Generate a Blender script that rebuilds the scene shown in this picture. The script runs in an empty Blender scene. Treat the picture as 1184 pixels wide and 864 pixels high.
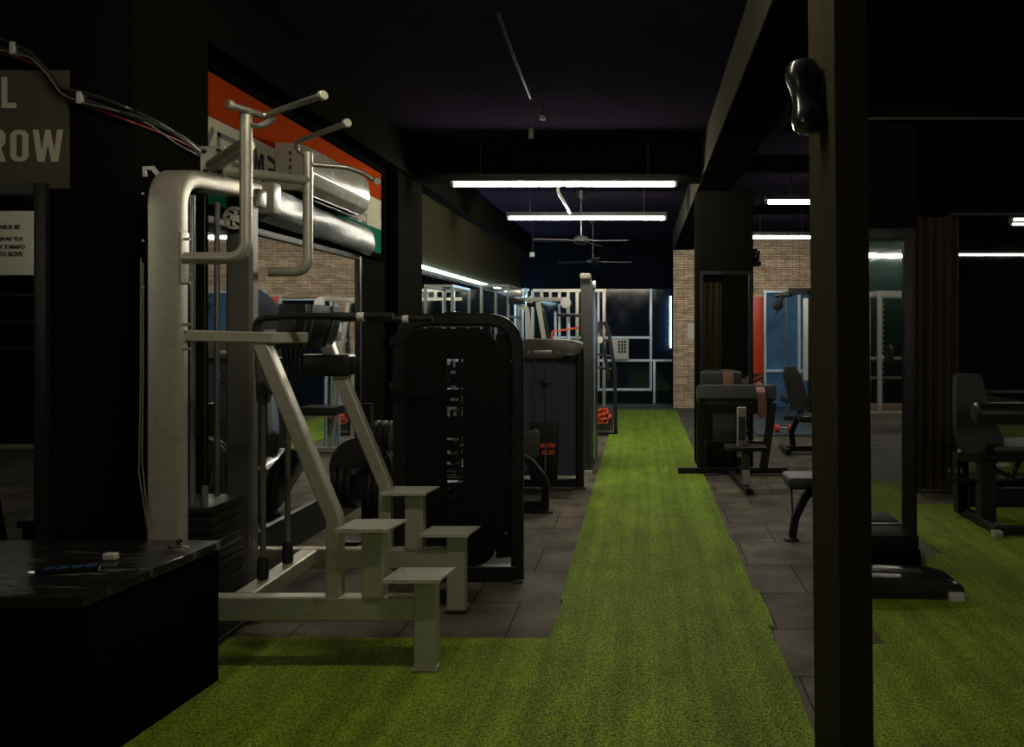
import bpy, bmesh, math, random
from mathutils import Vector, Matrix
random.seed(7)
SC = bpy.context.scene
COL = SC.collection
PI = math.pi
H = 1.43                                   # eye height

# ------------------------------------------------------------------ camera, world, exposure
cam = bpy.data.cameras.new('camera'); camo = bpy.data.objects.new('camera', cam); COL.objects.link(camo)
camo.location = (0, 0, H); camo.rotation_euler = (PI/2, 0, 0)
cam.sensor_fit = 'HORIZONTAL'; cam.sensor_width = 36; cam.lens = 900/1184*36
cam.shift_x = -150/1184; cam.shift_y = -51/1184; cam.clip_start = .05
SC.camera = camo
w = bpy.data.worlds.new('world'); SC.world = w; w.use_nodes = True
w.node_tree.nodes['Background'].inputs[0].default_value = (.02, .03, .05, 1)
w.node_tree.nodes['Background'].inputs[1].default_value = .02
SC.view_settings.view_transform = 'Standard'; SC.view_settings.look = 'None'
SC.view_settings.gamma = 1; SC.view_settings.use_curve_mapping = False
SC.view_settings.exposure = 0.35
TUBE_MAIN, TUBE_FAR, TUBE_RIGHT, LED_POWER = 74, 115, 85, 26

def P(x, y, Y):                            # where the sight line of a photo point meets the plane at distance Y
    return Vector(((x-742)*Y/900, Y, H-(y-381)*Y/900))

# ------------------------------------------------------------------ materials
def mat(name, col, rough=.5, metal=0, var=.15, vs=8, bump=0, bs=60, coat=0, spec=.5, emit=None, est=0, stretch=None, rvar=.08):
    m = bpy.data.materials.new(name); m.use_nodes = True
    n = m.node_tree.nodes; l = m.node_tree.links; b = n['Principled BSDF']
    b.inputs['Roughness'].default_value = rough; b.inputs['Metallic'].default_value = metal
    b.inputs['Specular IOR Level'].default_value = spec; b.inputs['Coat Weight'].default_value = coat
    tc = n.new('ShaderNodeTexCoord'); mp = n.new('ShaderNodeMapping'); l.new(tc.outputs['Object'], mp.inputs[0])
    if stretch: mp.inputs['Scale'].default_value = stretch
    nz = n.new('ShaderNodeTexNoise'); nz.inputs['Scale'].default_value = vs; nz.inputs['Detail'].default_value = 5
    l.new(mp.outputs[0], nz.inputs['Vector'])
    mx = n.new('ShaderNodeMix'); mx.data_type = 'RGBA'
    mx.inputs[6].default_value = (*[c*(1-var) for c in col], 1); mx.inputs[7].default_value = (*[min(1, c*(1+var)) for c in col], 1)
    l.new(nz.outputs[0], mx.inputs[0]); l.new(mx.outputs[2], b.inputs['Base Color'])
    mr = n.new('ShaderNodeMapRange'); mr.inputs[3].default_value = max(.01, rough-rvar); mr.inputs[4].default_value = min(1, rough+rvar)
    l.new(nz.outputs[0], mr.inputs[0]); l.new(mr.outputs[0], b.inputs['Roughness'])
    if bump:
        n2 = n.new('ShaderNodeTexNoise'); n2.inputs['Scale'].default_value = bs; n2.inputs['Detail'].default_value = 3
        l.new(mp.outputs[0], n2.inputs['Vector'])
        bp = n.new('ShaderNodeBump'); bp.inputs['Strength'].default_value = bump; bp.inputs['Distance'].default_value = .01
        l.new(n2.outputs[0], bp.inputs['Height']); l.new(bp.outputs[0], b.inputs['Normal'])
    if emit:
        b.inputs['Emission Color'].default_value = (*emit, 1); b.inputs['Emission Strength'].default_value = est
    return m

M = {}
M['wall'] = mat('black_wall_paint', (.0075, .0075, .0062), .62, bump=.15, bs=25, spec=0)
M['wall_green'] = mat('dark_green_wall_paint', (.007, .014, .012), .6, bump=.1, bs=20, spec=0)
M['wall_navy'] = mat('navy_black_paint', (.0035, .0055, .0095), .6, bump=.1, bs=20, spec=0)
M['pillar'] = mat('olive_black_paint', (.030, .027, .016), .6, bump=.2, bs=30, spec=0)
M['beam'] = mat('lit_beam_side_colour', (.060, .055, .042), .65, bump=.2, bs=30, spec=0)
M['ceil'] = mat('black_ceiling_violet_light', (.018, .0145, .025), .7, bump=.2, bs=12, var=.25, vs=3, spec=0)  # violet light on the black ceiling put into its colour
M['silver'] = mat('silver_machine_paint', (.47, .45, .36), .36, .5, var=.2, vs=38, bump=.1, bs=160)
M['steeld'] = mat('dull_grey_metal_top', (.12, .115, .095), .4, .4, var=.2)
M['steel'] = mat('brushed_bare_steel', (.40, .39, .34), .34, .8, var=.15, vs=20)
M['chrome'] = mat('polished_chrome', (.27, .265, .25), .25, .7, var=.08)
M['blackm'] = mat('black_powder_coat', (.011, .011, .0105), .4, 0, spec=.35, var=.2, bump=.1, bs=220)
M['blackg'] = mat('black_gloss_plastic', (.012, .012, .014), .22, 0, coat=.4)
M['shroud'] = mat('black_sheet_metal', (.006, .0066, .0055), .6, 0, spec=.1, bump=.08, bs=120)
M['dgrey'] = mat('dark_grey_powder_coat', (.050, .050, .045), .45, 0, bump=.05, bs=120)
M['navy'] = mat('smoked_navy_acrylic', (.075, .088, .135), .25, 0, coat=.3, vs=3)
M['vinyl'] = mat('black_vinyl', (.013, .013, .012), .33, 0, bump=.15, bs=300, var=.2)
M['vinylg'] = mat('grey_vinyl', (.042, .043, .040), .55, 0, bump=.15, bs=300)
M['rubber'] = mat('black_rubber', (.012, .012, .012), .6)
M['white'] = mat('white_plastic', (.52, .515, .46), .35, var=.05)
M['cream'] = mat('cream_plastic', (.32, .305, .24), .25, var=.06)
M['paper'] = mat('white_paper', (.60, .58, .48), .8, var=.07)
M['ink'] = mat('black_ink', (.02, .02, .018), .7)
M['winframe'] = mat('pale_aluminium_frame', (.55, .66, .76), .35, .2, var=.05)
M['winglass'] = mat('dark_night_glass', (.006, .010, .018), .06, 0, var=.1)
M['blueglass'] = mat('glowing_blue_tinted_glass', (.055, .125, .20), .2, 0, var=.85, vs=3, coat=.3, emit=(.08, .26, .60), est=.028)  # faint glow stands in for tube light reflected by the tinted film
M['silverd'] = mat('darker_column_grey', (.16, .155, .13), .45, .3, var=.15, vs=14)  # one darker tone for the whole rear column
M['mirror'] = mat('silvered_mirror', (.80, .82, .80), .02, 1, var=.02, rvar=.008)
M['dmirror'] = mat('dusty_mirror', (.55, .60, .56), .012, 1, var=.05, rvar=.006)
M['orange'] = mat('orange_banner_vinyl', (.28, .036, .006), .6, spec=0, var=.08)
M['bwhite'] = mat('white_banner_vinyl', (.42, .40, .30), .6, spec=0, var=.06)
M['bgreen'] = mat('green_banner_vinyl', (.012, .11, .055), .6, spec=0, var=.08)
M['orangep'] = mat('orange_paint', (.55, .050, .012), .4, var=.1)
M['red'] = mat('red_paint', (.65, .09, .03), .35, var=.15)
M['row'] = mat('brown_grey_sign_board', (.075, .060, .038), .7, var=.35, vs=5)
M['rowletter'] = mat('dull_beige_letter_paint', (.55, .50, .37), .7, var=.12, vs=25)
M['curtain'] = mat('dark_brown_curtain_cloth', (.085, .060, .028), .85, var=.25, vs=4, stretch=(8, 8, .3))
M['strap'] = mat('faded_pink_strap', (.30, .16, .12), .75, var=.35, vs=60)
M['foil'] = mat('crumpled_clear_plastic_film', (.17, .19, .19), .38, .05, var=.45, vs=5, bump=.5, bs=14)
M['cable'] = mat('black_cable_jacket', (.035, .035, .032), .3)
M['cabler'] = mat('red_cable_jacket', (.22, .03, .02), .4)
M['cablew'] = mat('beige_cable_jacket', (.17, .155, .12), .5)
M['bluep'] = mat('dark_blue_plastic', (.03, .07, .16), .35, var=.4, vs=60)
M['wood'] = mat('brown_platform_wood', (.17, .11, .07), .5, var=.3, vs=6, stretch=(1, 12, 1))
M['boxtop'] = mat('streaked_black_box_top', (.009, .0088, .0075), .33, coat=.2, var=.5, vs=5, stretch=(2, 9, 1), bump=.25, bs=14, rvar=.18)
M['boxside'] = mat('black_box_side', (.004, .004, .004), .6, spec=0)
M['mat_blue'] = mat('blue_grey_mat', (.05, .075, .09), .45)
M['fur'] = mat('worn_black_fleece', (.10, .098, .08), .95, bump=1, bs=180, var=.6, vs=60)
M['fan'] = mat('grey_fan_paint', (.022, .022, .022), .35, .3)
M['oranget'] = mat('orange_print', (.85, .12, .03), .5, emit=(1, .13, .02), est=.0)
M['tube_main'] = mat('tube_glow_warm', (.9, .9, .8), .5, emit=(1, .91, .72), est=TUBE_MAIN)
M['tube_far'] = mat('tube_glow', (.9, .9, .8), .5, emit=(1, .93, .78), est=TUBE_FAR)
M['tube_right'] = mat('tube_glow_neutral', (.9, .9, .8), .5, emit=(1, .95, .85), est=TUBE_RIGHT)
M['tube_dim'] = mat('tube_glow_dim', (.9, .9, .8), .5, emit=(1, .95, .85), est=24)
M['tube_back'] = mat('tube_glow_back', (.9, .9, .8), .5, emit=(1, .93, .8), est=45)
M['led'] = mat('led_glow_cool', (.9, .9, .9), .5, emit=(.55, .82, 1), est=LED_POWER)

def grip_mat():                              # raised grain on step plates
    m = mat('grip_textured_plate', (.50, .49, .40), .5, .3, var=.2, vs=30)
    n = m.node_tree.nodes; l = m.node_tree.links
    v = n.new('ShaderNodeTexVoronoi'); v.inputs['Scale'].default_value = 90
    tc = n.new('ShaderNodeTexCoord'); l.new(tc.outputs['Object'], v.inputs['Vector'])
    bp = n.new('ShaderNodeBump'); bp.inputs['Strength'].default_value = .6; bp.inputs['Distance'].default_value = .006; bp.invert = True
    l.new(v.outputs['Distance'], bp.inputs['Height']); l.new(bp.outputs[0], n['Principled BSDF'].inputs['Normal'])
    return m
M['grip'] = grip_mat()

def colour_patches(key, col, lo, hi, sc, st):       # patches of a second colour mixed into the base
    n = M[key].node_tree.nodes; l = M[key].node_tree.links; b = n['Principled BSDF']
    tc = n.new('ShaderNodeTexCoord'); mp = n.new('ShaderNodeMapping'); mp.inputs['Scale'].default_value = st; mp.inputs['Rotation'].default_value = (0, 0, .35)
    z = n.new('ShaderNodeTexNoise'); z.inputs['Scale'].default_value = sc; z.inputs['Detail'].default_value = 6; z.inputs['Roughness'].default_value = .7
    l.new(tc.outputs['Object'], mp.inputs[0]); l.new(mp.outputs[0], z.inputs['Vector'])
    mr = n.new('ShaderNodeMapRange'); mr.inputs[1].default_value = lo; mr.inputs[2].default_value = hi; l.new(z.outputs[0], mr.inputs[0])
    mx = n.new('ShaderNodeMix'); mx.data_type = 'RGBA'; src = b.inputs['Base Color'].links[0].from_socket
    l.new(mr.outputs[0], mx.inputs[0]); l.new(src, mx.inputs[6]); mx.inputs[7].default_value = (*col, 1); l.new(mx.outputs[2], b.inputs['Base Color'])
colour_patches('boxtop', (.17, .16, .125), .54, .70, 3.2, (1.2, 7, 1))  # pale streaks stretched across the black box top
colour_patches('silver', (.27, .25, .18), .62, .72, 9, (1, 1, 1))
def brick_mat(name, c1, c2, mort, bw, rh, ms, off, plane, shift=(0, 0), rough=.85, bumpd=.02, noise=.3, nscale=4):
    m = bpy.data.materials.new(name); m.use_nodes = True
    n = m.node_tree.nodes; l = m.node_tree.links; b = n['Principled BSDF']; b.inputs['Roughness'].default_value = rough; b.inputs['Specular IOR Level'].default_value = .15
    tc = n.new('ShaderNodeTexCoord'); sp = n.new('ShaderNodeSeparateXYZ'); cb = n.new('ShaderNodeCombineXYZ')
    l.new(tc.outputs['Object'], sp.inputs[0]); l.new(sp.outputs[plane[0]], cb.inputs[0]); l.new(sp.outputs[plane[1]], cb.inputs[1])
    mp = n.new('ShaderNodeMapping'); mp.inputs['Location'].default_value = (shift[0], shift[1], 0); l.new(cb.outputs[0], mp.inputs[0])
    br = n.new('ShaderNodeTexBrick'); br.offset = off; br.inputs['Scale'].default_value = 1
    br.inputs['Brick Width'].default_value = bw; br.inputs['Row Height'].default_value = rh; br.inputs['Mortar Size'].default_value = ms
    br.inputs['Mortar Smooth'].default_value = .2
    br.inputs['Color1'].default_value = (*c1, 1); br.inputs['Color2'].default_value = (*c2, 1); br.inputs['Mortar'].default_value = (*mort, 1)
    l.new(mp.outputs[0], br.inputs['Vector'])
    nz = n.new('ShaderNodeTexNoise'); nz.inputs['Scale'].default_value = nscale; nz.inputs['Detail'].default_value = 8; l.new(tc.outputs['Object'], nz.inputs['Vector'])
    mr = n.new('ShaderNodeMapRange'); mr.inputs[1].default_value = .3; mr.inputs[2].default_value = .7
    mr.inputs[3].default_value = 1-noise; mr.inputs[4].default_value = 1+noise; l.new(nz.outputs[0], mr.inputs[0])
    mx = n.new('ShaderNodeMix'); mx.data_type = 'RGBA'; mx.blend_type = 'MULTIPLY'; mx.inputs[0].default_value = 1
    l.new(br.outputs['Color'], mx.inputs[6]); l.new(mr.outputs[0], mx.inputs[7]); l.new(mx.outputs[2], b.inputs['Base Color'])
    n2 = n.new('ShaderNodeTexNoise'); n2.inputs['Scale'].default_value = 90; n2.inputs['Detail'].default_value = 4; l.new(tc.outputs['Object'], n2.inputs['Vector'])
    ad = n.new('ShaderNodeMath'); ad.operation = 'MULTIPLY_ADD'; l.new(n2.outputs[0], ad.inputs[0]); ad.inputs[1].default_value = .25
    iv = n.new('ShaderNodeMath'); iv.operation = 'SUBTRACT'; iv.inputs[0].default_value = 1; l.new(br.outputs['Fac'], iv.inputs[1]); l.new(iv.outputs[0], ad.inputs[2])
    bp = n.new('ShaderNodeBump'); bp.inputs['Strength'].default_value = .7; bp.inputs['Distance'].default_value = bumpd
    l.new(ad.outputs[0], bp.inputs['Height']); l.new(bp.outputs[0], b.inputs['Normal'])
    return m
M['tileL'] = brick_mat('rubber_tiles_left', (.092, .079, .056), (.118, .103, .074), (.010, .009, .008), .505, .505, .0045, .5, (0, 1), (.13, -.03), .7, .008, .5, 4)
M['tileR'] = brick_mat('rubber_tiles_right', (.086, .075, .055), (.114, .100, .074), (.010, .009, .008), .505, .505, .0045, .5, (0, 1), (.11, .33), .7, .008, .5, 4)
M['brick'] = brick_mat('thin_split_stone_brick', (.80, .60, .42), (.48, .35, .24), (.10, .075, .05), .21, .034, .005, .37, (0, 2), (0, 0), .85, .015, .25, 9)

def turf_mat(name, c1, c2, c3):
    m = bpy.data.materials.new(name); m.use_nodes = True
    n = m.node_tree.nodes; l = m.node_tree.links; b = n['Principled BSDF']; b.inputs['Roughness'].default_value = .8
    b.inputs['Specular IOR Level'].default_value = .25
    tc = n.new('ShaderNodeTexCoord')
    def noise(scale, st, det=4):
        mp = n.new('ShaderNodeMapping'); mp.inputs['Scale'].default_value = st; l.new(tc.outputs['Object'], mp.inputs[0])
        z = n.new('ShaderNodeTexNoise'); z.inputs['Scale'].default_value = scale; z.inputs['Detail'].default_value = det; z.inputs['Roughness'].default_value = .65
        l.new(mp.outputs[0], z.inputs['Vector']); return z
    fine = noise(120, (1, .7, 1), 3); mid = noise(5, (1, .55, 1)); streak = noise(14, (1, .03, 1), 2)
    r = n.new('ShaderNodeValToRGB'); r.color_ramp.elements[0].position = .36; r.color_ramp.elements[0].color = (*c1, 1)
    r.color_ramp.elements[1].position = .66; r.color_ramp.elements[1].color = (*c3, 1)
    e = r.color_ramp.elements.new(.5); e.color = (*c2, 1)
    l.new(fine.outputs[0], r.inputs[0])
    def mul(src, zn, a, lo, hi):
        mr = n.new('ShaderNodeMapRange'); mr.inputs[1].default_value = .35; mr.inputs[2].default_value = .65; mr.inputs[3].default_value = lo; mr.inputs[4].default_value = hi
        l.new(zn.outputs[0], mr.inputs[0]); mx = n.new('ShaderNodeMix'); mx.data_type = 'RGBA'; mx.blend_type = 'MULTIPLY'; mx.inputs[0].default_value = 1
        l.new(src, mx.inputs[6]); l.new(mr.outputs[0], mx.inputs[7]); return mx.outputs[2]
    o = mul(r.outputs[0], mid, 1, .82, 1.15); o = mul(o, streak, 1, .85, 1.2); l.new(o, b.inputs['Base Color'])
    bp = n.new('ShaderNodeBump'); bp.inputs['Strength'].default_value = .9; bp.inputs['Distance'].default_value = .012
    l.new(fine.outputs[0], bp.inputs['Height']); l.new(bp.outputs[0], b.inputs['Normal'])
    return m
M['turf'] = turf_mat('green_turf_pile', (.034, .066, .003), (.155, .245, .010), (.33, .46, .028))
M['turf2'] = turf_mat('fresh_green_turf_pile', (.048, .088, .004), (.172, .270, .012), (.33, .46, .03))

# ------------------------------------------------------------------ mesh helpers
ROOT = {}
def frame(d, up=Vector((0, 0, 1))):
    d = d.normalized()
    if abs(d.dot(up)) > .98: up = Vector((0, 1, 0)) if abs(d.y) < .9 else Vector((1, 0, 0))
    s = d.cross(up).normalized(); u = s.cross(d).normalized(); return s, u
def fillet(pts, r, n=6):
    pts = [Vector(p) for p in pts]
    if r <= 0 or len(pts) < 3: return pts
    out = [pts[0]]
    for a, b, c in zip(pts, pts[1:], pts[2:]):
        u = (a-b); v = (c-b); ang = u.angle(v)
        if ang > PI-.02: out.append(b); continue
        t = min(r/math.tan(ang/2), u.length*.49, v.length*.49)
        p, q = b+u.normalized()*t, b+v.normalized()*t
        for i in range(n+1):
            k = i/n; out.append((1-k)**2*p + 2*k*(1-k)*b + k*k*q)
    out.append(pts[-1]); return out
class MB:
    def __init__(s): s.bm = bmesh.new()
    def _bev(s, vs, bev, seg=2):
        if bev > 0:
            es = {e for v in vs for e in v.link_edges}
            bmesh.ops.bevel(s.bm, geom=list(es), offset=bev, segments=seg, affect='EDGES', profile=.6)
    def box(s, x0, x1, y0, y1, z0, z1, bev=0, rot=None, seg=2):
        c = Vector(((x0+x1)/2, (y0+y1)/2, (z0+z1)/2))
        m = Matrix.Translation(c) @ (rot.to_4x4() if rot else Matrix()) @ Matrix.Diagonal((x1-x0, y1-y0, z1-z0, 1))
        r = bmesh.ops.create_cube(s.bm, size=1, matrix=m); s._bev(r['verts'], bev, seg); return s
    def loft(s, rings, closed=True, caps=True):
        R = [[s.bm.verts.new(p) for p in ring] for ring in rings]; n = len(R[0])
        for a, b in zip(R, R[1:]):
            for i in range(n if closed else n-1):
                j = (i+1) % n
                try: s.bm.faces.new((a[i], a[j], b[j], b[i]))
                except ValueError: pass
        if caps and closed:
            s.bm.faces.new(R[0][::-1]); s.bm.faces.new(R[-1])
        return s
    def sweep(s, path, prof, up=None, fil=0, n=6):      # prof: list of (side, up) offsets
        p = fillet(path, fil, n); rings = []; prev = None
        for i, q in enumerate(p):
            if i == 0: d = p[1]-q; k = 1
            elif i == len(p)-1: d = q-p[i-1]; k = 1
            else:
                a, b = (q-p[i-1]).normalized(), (p[i+1]-q).normalized(); d = a+b; k = 1
            if d.length < 1e-9: d = p[-1]-p[0]
            d.normalize()
            if up is not None: sd, u = frame(d, Vector(up))
            elif prev is None: sd, u = frame(d)
            else:
                sd = (prev[0]-d*prev[0].dot(d)).normalized(); u = sd.cross(d).normalized()
            prev = (sd, u)
            rings.append([q+sd*x+u*y for x, y in prof])
        return s.loft(rings)
    def tube(s, path, r, seg=12, fil=0, n=6):
        return s.sweep(path, [(r*math.cos(2*PI*i/seg), r*math.sin(2*PI*i/seg)) for i in range(seg)], fil=fil, n=n)
    def bar(s, path, w, h, fil=0, up=(0, 0, 1), ch=.004, n=6):
        a, b = w/2, h/2; c = min(ch, a*.5, b*.5)
        pr = [(-a+c, -b), (a-c, -b), (a, -b+c), (a, b-c), (a-c, b), (-a+c, b), (-a, b-c), (-a, -b+c)]
        return s.sweep(path, pr, up=up, fil=fil, n=n)
    def cyl(s, p, q, r, seg=20, bev=0):
        p, q = Vector(p), Vector(q); d = (q-p)
        if bev: return s.lathe([(0, 0), (r-bev, 0), (r, bev), (r, d.length-bev), (r-bev, d.length), (0, d.length)], p, d, seg)
        return s.tube([p, q], r, seg)
    def lathe(s, prof, o, axis=(0, 0, 1), seg=24):
        o = Vector(o); d = Vector(axis).normalized(); a, b = frame(d); rings = []
        for r, h in prof:
            rr = max(r, 1e-4); rings.append([o+d*h+a*rr*math.cos(2*PI*i/seg)+b*rr*math.sin(2*PI*i/seg) for i in range(seg)])
        return s.loft(rings)
    def prism(s, pts, axis, a, b, bev=0):    # pts in the plane perpendicular to axis: x->(y,z) y->(x,z) z->(x,y)
        f = {'x': lambda t, p: (t, p[0], p[1]), 'y': lambda t, p: (p[0], t, p[1]), 'z': lambda t, p: (p[0], p[1], t)}[axis]
        v0 = [s.bm.verts.new(f(a, p)) for p in pts]; v1 = [s.bm.verts.new(f(b, p)) for p in pts]; n = len(pts)
        s.bm.faces.new(v0[::-1]); s.bm.faces.new(v1)
        for i in range(n): s.bm.faces.new((v0[i], v0[(i+1) % n], v1[(i+1) % n], v1[i]))
        if bev: s._bev(v0+v1, bev)
        return s
    def ball(s, c, r, sc=(1, 1, 1), seg=20, rot=None):
        m = Matrix.Translation(Vector(c)) @ (rot.to_4x4() if rot else Matrix()) @ Matrix.Diagonal((*[r*k for k in sc], 1))
        bmesh.ops.create_uvsphere(s.bm, u_segments=seg, v_segments=seg//2+2, radius=1, matrix=m); return s
    def build(s, name, m, parent=None, off=None):
        me = bpy.data.meshes.new(name); bmesh.ops.recalc_face_normals(s.bm, faces=s.bm.faces)
        o = bpy.data.objects.new(name, me); COL.objects.link(o)
        base = Vector((0, 0, 0))
        if parent is not None:
            o.parent = parent; base = ROOT.get(parent.name, Vector((0, 0, 0)))
        elif off is not None: base = Vector(off); o.location = base
        if base.length: bmesh.ops.translate(s.bm, verts=s.bm.verts, vec=-base)
        s.bm.to_mesh(me); s.bm.free()
        for p in me.polygons: p.use_smooth = True
        me.set_sharp_from_angle(angle=math.radians(35))
        me.materials.append(M[m]); ROOT[o.name] = base
        return o
def split_build(mb, name, m, parent):
    bm = mb.bm; seen = set(); out = []
    bm.verts.ensure_lookup_table()
    for v in bm.verts:
        if v in seen: continue
        isl = [v]; seen.add(v); k = 0
        while k < len(isl):
            for e in isl[k].link_edges:
                u = e.other_vert(isl[k])
                if u not in seen: seen.add(u); isl.append(u)
            k += 1
        nb = MB(); mp = {u: nb.bm.verts.new(u.co) for u in isl}; fs = {f for u in isl for f in u.link_faces}
        for f in fs: nb.bm.faces.new([mp[u] for u in f.verts])
        out.append(nb.build(name, m, parent))
    bm.free(); return out
def thing(name, label, cat, loc=(0, 0, 0), group=None):
    o = bpy.data.objects.new(name, None); COL.objects.link(o); o.location = loc; o.empty_display_size = .1
    o['label'] = label; o['category'] = cat
    if group: o['group'] = group
    ROOT[o.name] = Vector(loc); return o
def tag(o, label, cat, group=None):
    o['label'] = label; o['category'] = cat
    if group: o['group'] = group
    return o
def struct(name, mb, m):
    o = mb.build(name, m); o['kind'] = 'structure'; return o
def text_mesh(s, size, ext, mtx, fitw=None, bold=0.0):
    c = bpy.data.curves.new('lettering', 'FONT'); c.body = s; c.size = size; c.extrude = ext; c.offset = bold; c.resolution_u = 3
    c.align_x = 'LEFT'
    o = bpy.data.objects.new('lettering', c); COL.objects.link(o); bpy.context.view_layer.update()
    me = bpy.data.meshes.new_from_object(o.evaluated_get(bpy.context.evaluated_depsgraph_get()))
    bpy.data.objects.remove(o); bpy.data.curves.remove(c)
    wb = bmesh.new(); wb.from_mesh(me); bmesh.ops.remove_doubles(wb, verts=wb.verts, dist=1e-5); bmesh.ops.recalc_face_normals(wb, faces=wb.faces); wb.to_mesh(me); wb.free()
    xs = [v.co.x for v in me.vertices]; ys = [v.co.y for v in me.vertices]
    x0, x1, y0, y1 = min(xs), max(xs), min(ys), max(ys)
    sx = (fitw/(x1-x0)) if fitw else 1; sy = size/(y1-y0)           # size = true letter height
    for v in me.vertices: v.co = Vector(((v.co.x-x0)*sx, (v.co.y-y0)*sy, v.co.z))
    me.transform(mtx); return me
def text(name, s, size, mtx, m, parent, fitw=None, bold=0.0, ext=.0008):
    me = text_mesh(s, size, ext, mtx, fitw, bold)
    o = bpy.data.objects.new(name, me); COL.objects.link(o); o.parent = parent
    base = ROOT.get(parent.name, Vector((0, 0, 0))); me.transform(Matrix.Translation(-base)); me.materials.append(M[m]); ROOT[o.name] = base
    return o
FACE_CAM = Matrix.Rotation(PI/2, 4, 'X')                                    # reads left to right for someone looking along +Y
FACE_RIGHT = Matrix.Rotation(PI/2, 4, 'Z') @ Matrix.Rotation(PI/2, 4, 'X')  # on a wall that faces +X

# ------------------------------------------------------------------ the setting
XL, XB, YF, ZC = -2.3, .57, 14.8, 3.2
def outline_slab(pts, z0, z1): return MB().prism(pts, 'z', z0, z1)
struct('floor', outline_slab([(-8, -5), (.09, -5), (.09, 14.8), (-8, 14.8)], -.1, 0), 'tileL')
struct('floor', outline_slab([(.09, -5), (7.6, -5), (7.6, 14.8), (.09, 14.8)], -.1, 0), 'tileR')
struct('ceiling', MB().box(-8, 7.6, -5, 14.9, ZC, ZC+.1), 'ceil')
struct('wall_left', MB().box(XL-.12, XL, 3.86, 7.4, 0, ZC), 'wall')
struct('wall_left_far_lit', MB().box(XL-.12, XL, 7.4, 14.9, 0, ZC), 'pillar')  # same wall, lighter: light on its far part put into the colour
struct('wall_left_block', MB().box(-8, -2.15, 3.30, 3.86, 0, ZC), 'wall')
struct('wall_far_left', MB().box(-8.1, -8, -5, 3.3, 0, ZC), 'wall')
struct('wall_behind', MB().box(-8, 7.6, -5.1, -5, 0, ZC), 'wall_green')
struct('wall_right', MB().box(7.6, 7.7, -5, 14.9, 0, ZC), 'wall_green')
struct('wall_left_pier', MB().box(XL, -2.19, 7.0, 7.76, 0, ZC), 'wall')
struct('beam_left_soffit', MB().box(XL, -2.15, 3.86, 14.8, 2.86, ZC), 'wall')
struct('beam_cross', MB().box(XL, XB, 7.45, 7.70, 2.87, ZC), 'wall')
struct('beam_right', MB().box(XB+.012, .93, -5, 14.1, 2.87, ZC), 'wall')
struct('beam_lit_side', MB().box(XB, XB+.012, -5, 14.1, 2.868, ZC), 'beam')  # thin skin, lighter than the beam: light on this side put into colour
# the near pillar leans very slightly
pm = MB(); lean = .0093
def ring(z): d = -lean*(z-.6); return [(.562+d, 2.21, z), (.655+d, 2.21, z), (.655+d, 2.55, z), (.562+d, 2.55, z)]
pm.loft([ring(0), ring(2.87)]); struct('pillar', pm, 'pillar')
struct('pillar', MB().box(.57, 1.16, 8.10, 8.45, 0, 2.87), 'wall')
struct('pillar', MB().box(1.15, 1.75, 4.95, 5.06, 0, 2.74), 'wall')
struct('beam_right_cross', MB().box(.93, 7.6, 4.88, 5.15, 2.74, ZC), 'wall')
struct('trim_1', MB().box(1.4, 4.6, 4.865, 4.88, 2.742, 2.756), 'dgrey')
struct('wall_right_lintel', MB().box(2.25, 7.6, 7.0, 7.2, 2.5, ZC), 'wall')
struct('wall_right_partition', MB().box(2.25, 7.6, 7.02, 7.2, 0, 2.5), 'wall')
struct('baseboard_left', MB().box(XL, XL+.03, 3.86, 7.0, 0, .19), 'blackm')
# far wall with its windows
fw = MB(); fw.box(-2.3, .6, 14.8, 14.95, 2.2, ZC); fw.box(-2.3, .6, 14.8, 14.95, 0, .02); struct('wall_far', fw, 'wall_navy')
fb = MB(); fb.box(.575, 1.0, 14.1, 14.25, 0, ZC); fb.box(1.0, 1.98, 14.1, 14.25, 2.0, ZC); fb.box(1.98, 7.6, 14.1, 14.25, 2.14, ZC); fb.box(1.98, 2.2, 14.1, 14.25, 0, 2.14); fb.box(3.6, 7.6, 14.1, 14.25, 0, 2.14)
struct('wall_far_brick', fb, 'brick')
struct('wall_far_return', MB().box(.575, .70, 14.25, 14.95, 0, ZC), 'wall')
def window(n, x0, x1, y, z0, z1, vs, hs, glass, fwd=.05, t=.045, panels=()):
    g = MB(); g.box(x0, x1, y+.02, y+.03, z0, z1); r = struct('window_%d' % n, g, glass)
    f = MB()
    for x, a, b in vs: f.box(x-t/2, x+t/2, y-fwd, y+.02, a, b, .004)
    for z, a, b in hs: f.box(a, b, y-fwd+.004, y+.02, z-t/2, z+t/2, .004)
    f.build('window_frame', 'winframe', r); return r
X = lambda x: (x-742)*14.8/900
Zf = lambda y: H-(y-381)*14.8/900
w1 = window(1, X(612), .58, 14.8, 0, 2.2,
       [(X(752.5), Zf(452), 2.2), (X(692), Zf(452), 2.2), (X(756.5), .02, Zf(417))],
       [(Zf(390.5), X(640), X(752)), (Zf(417), X(614), .58), (Zf(450.5), X(614), X(754))], 'winglass')
w1.data.name = 'window_1'
MB().box(X(612), .57, 14.78, 14.81, 0, Zf(452)).build('kick_panel', 'wall_green', w1)
lf = MB(); lf.box(X(774.4), X(776), 14.745, 14.76, Zf(402), Zf(343)); o = lf.build('led_strip', 'led'); tag(o, 'short vertical cool white light strip at the right edge of the far window', 'light strip')
w2 = window(2, -2.3, X(612)-.02, 14.8, 0, 2.2, [(-2.26, .02, 2.2), (X(612)-.05, .02, 2.2)], [(.85, -2.3, X(612)), (2.18, -2.3, X(612))], 'winglass')
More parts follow.
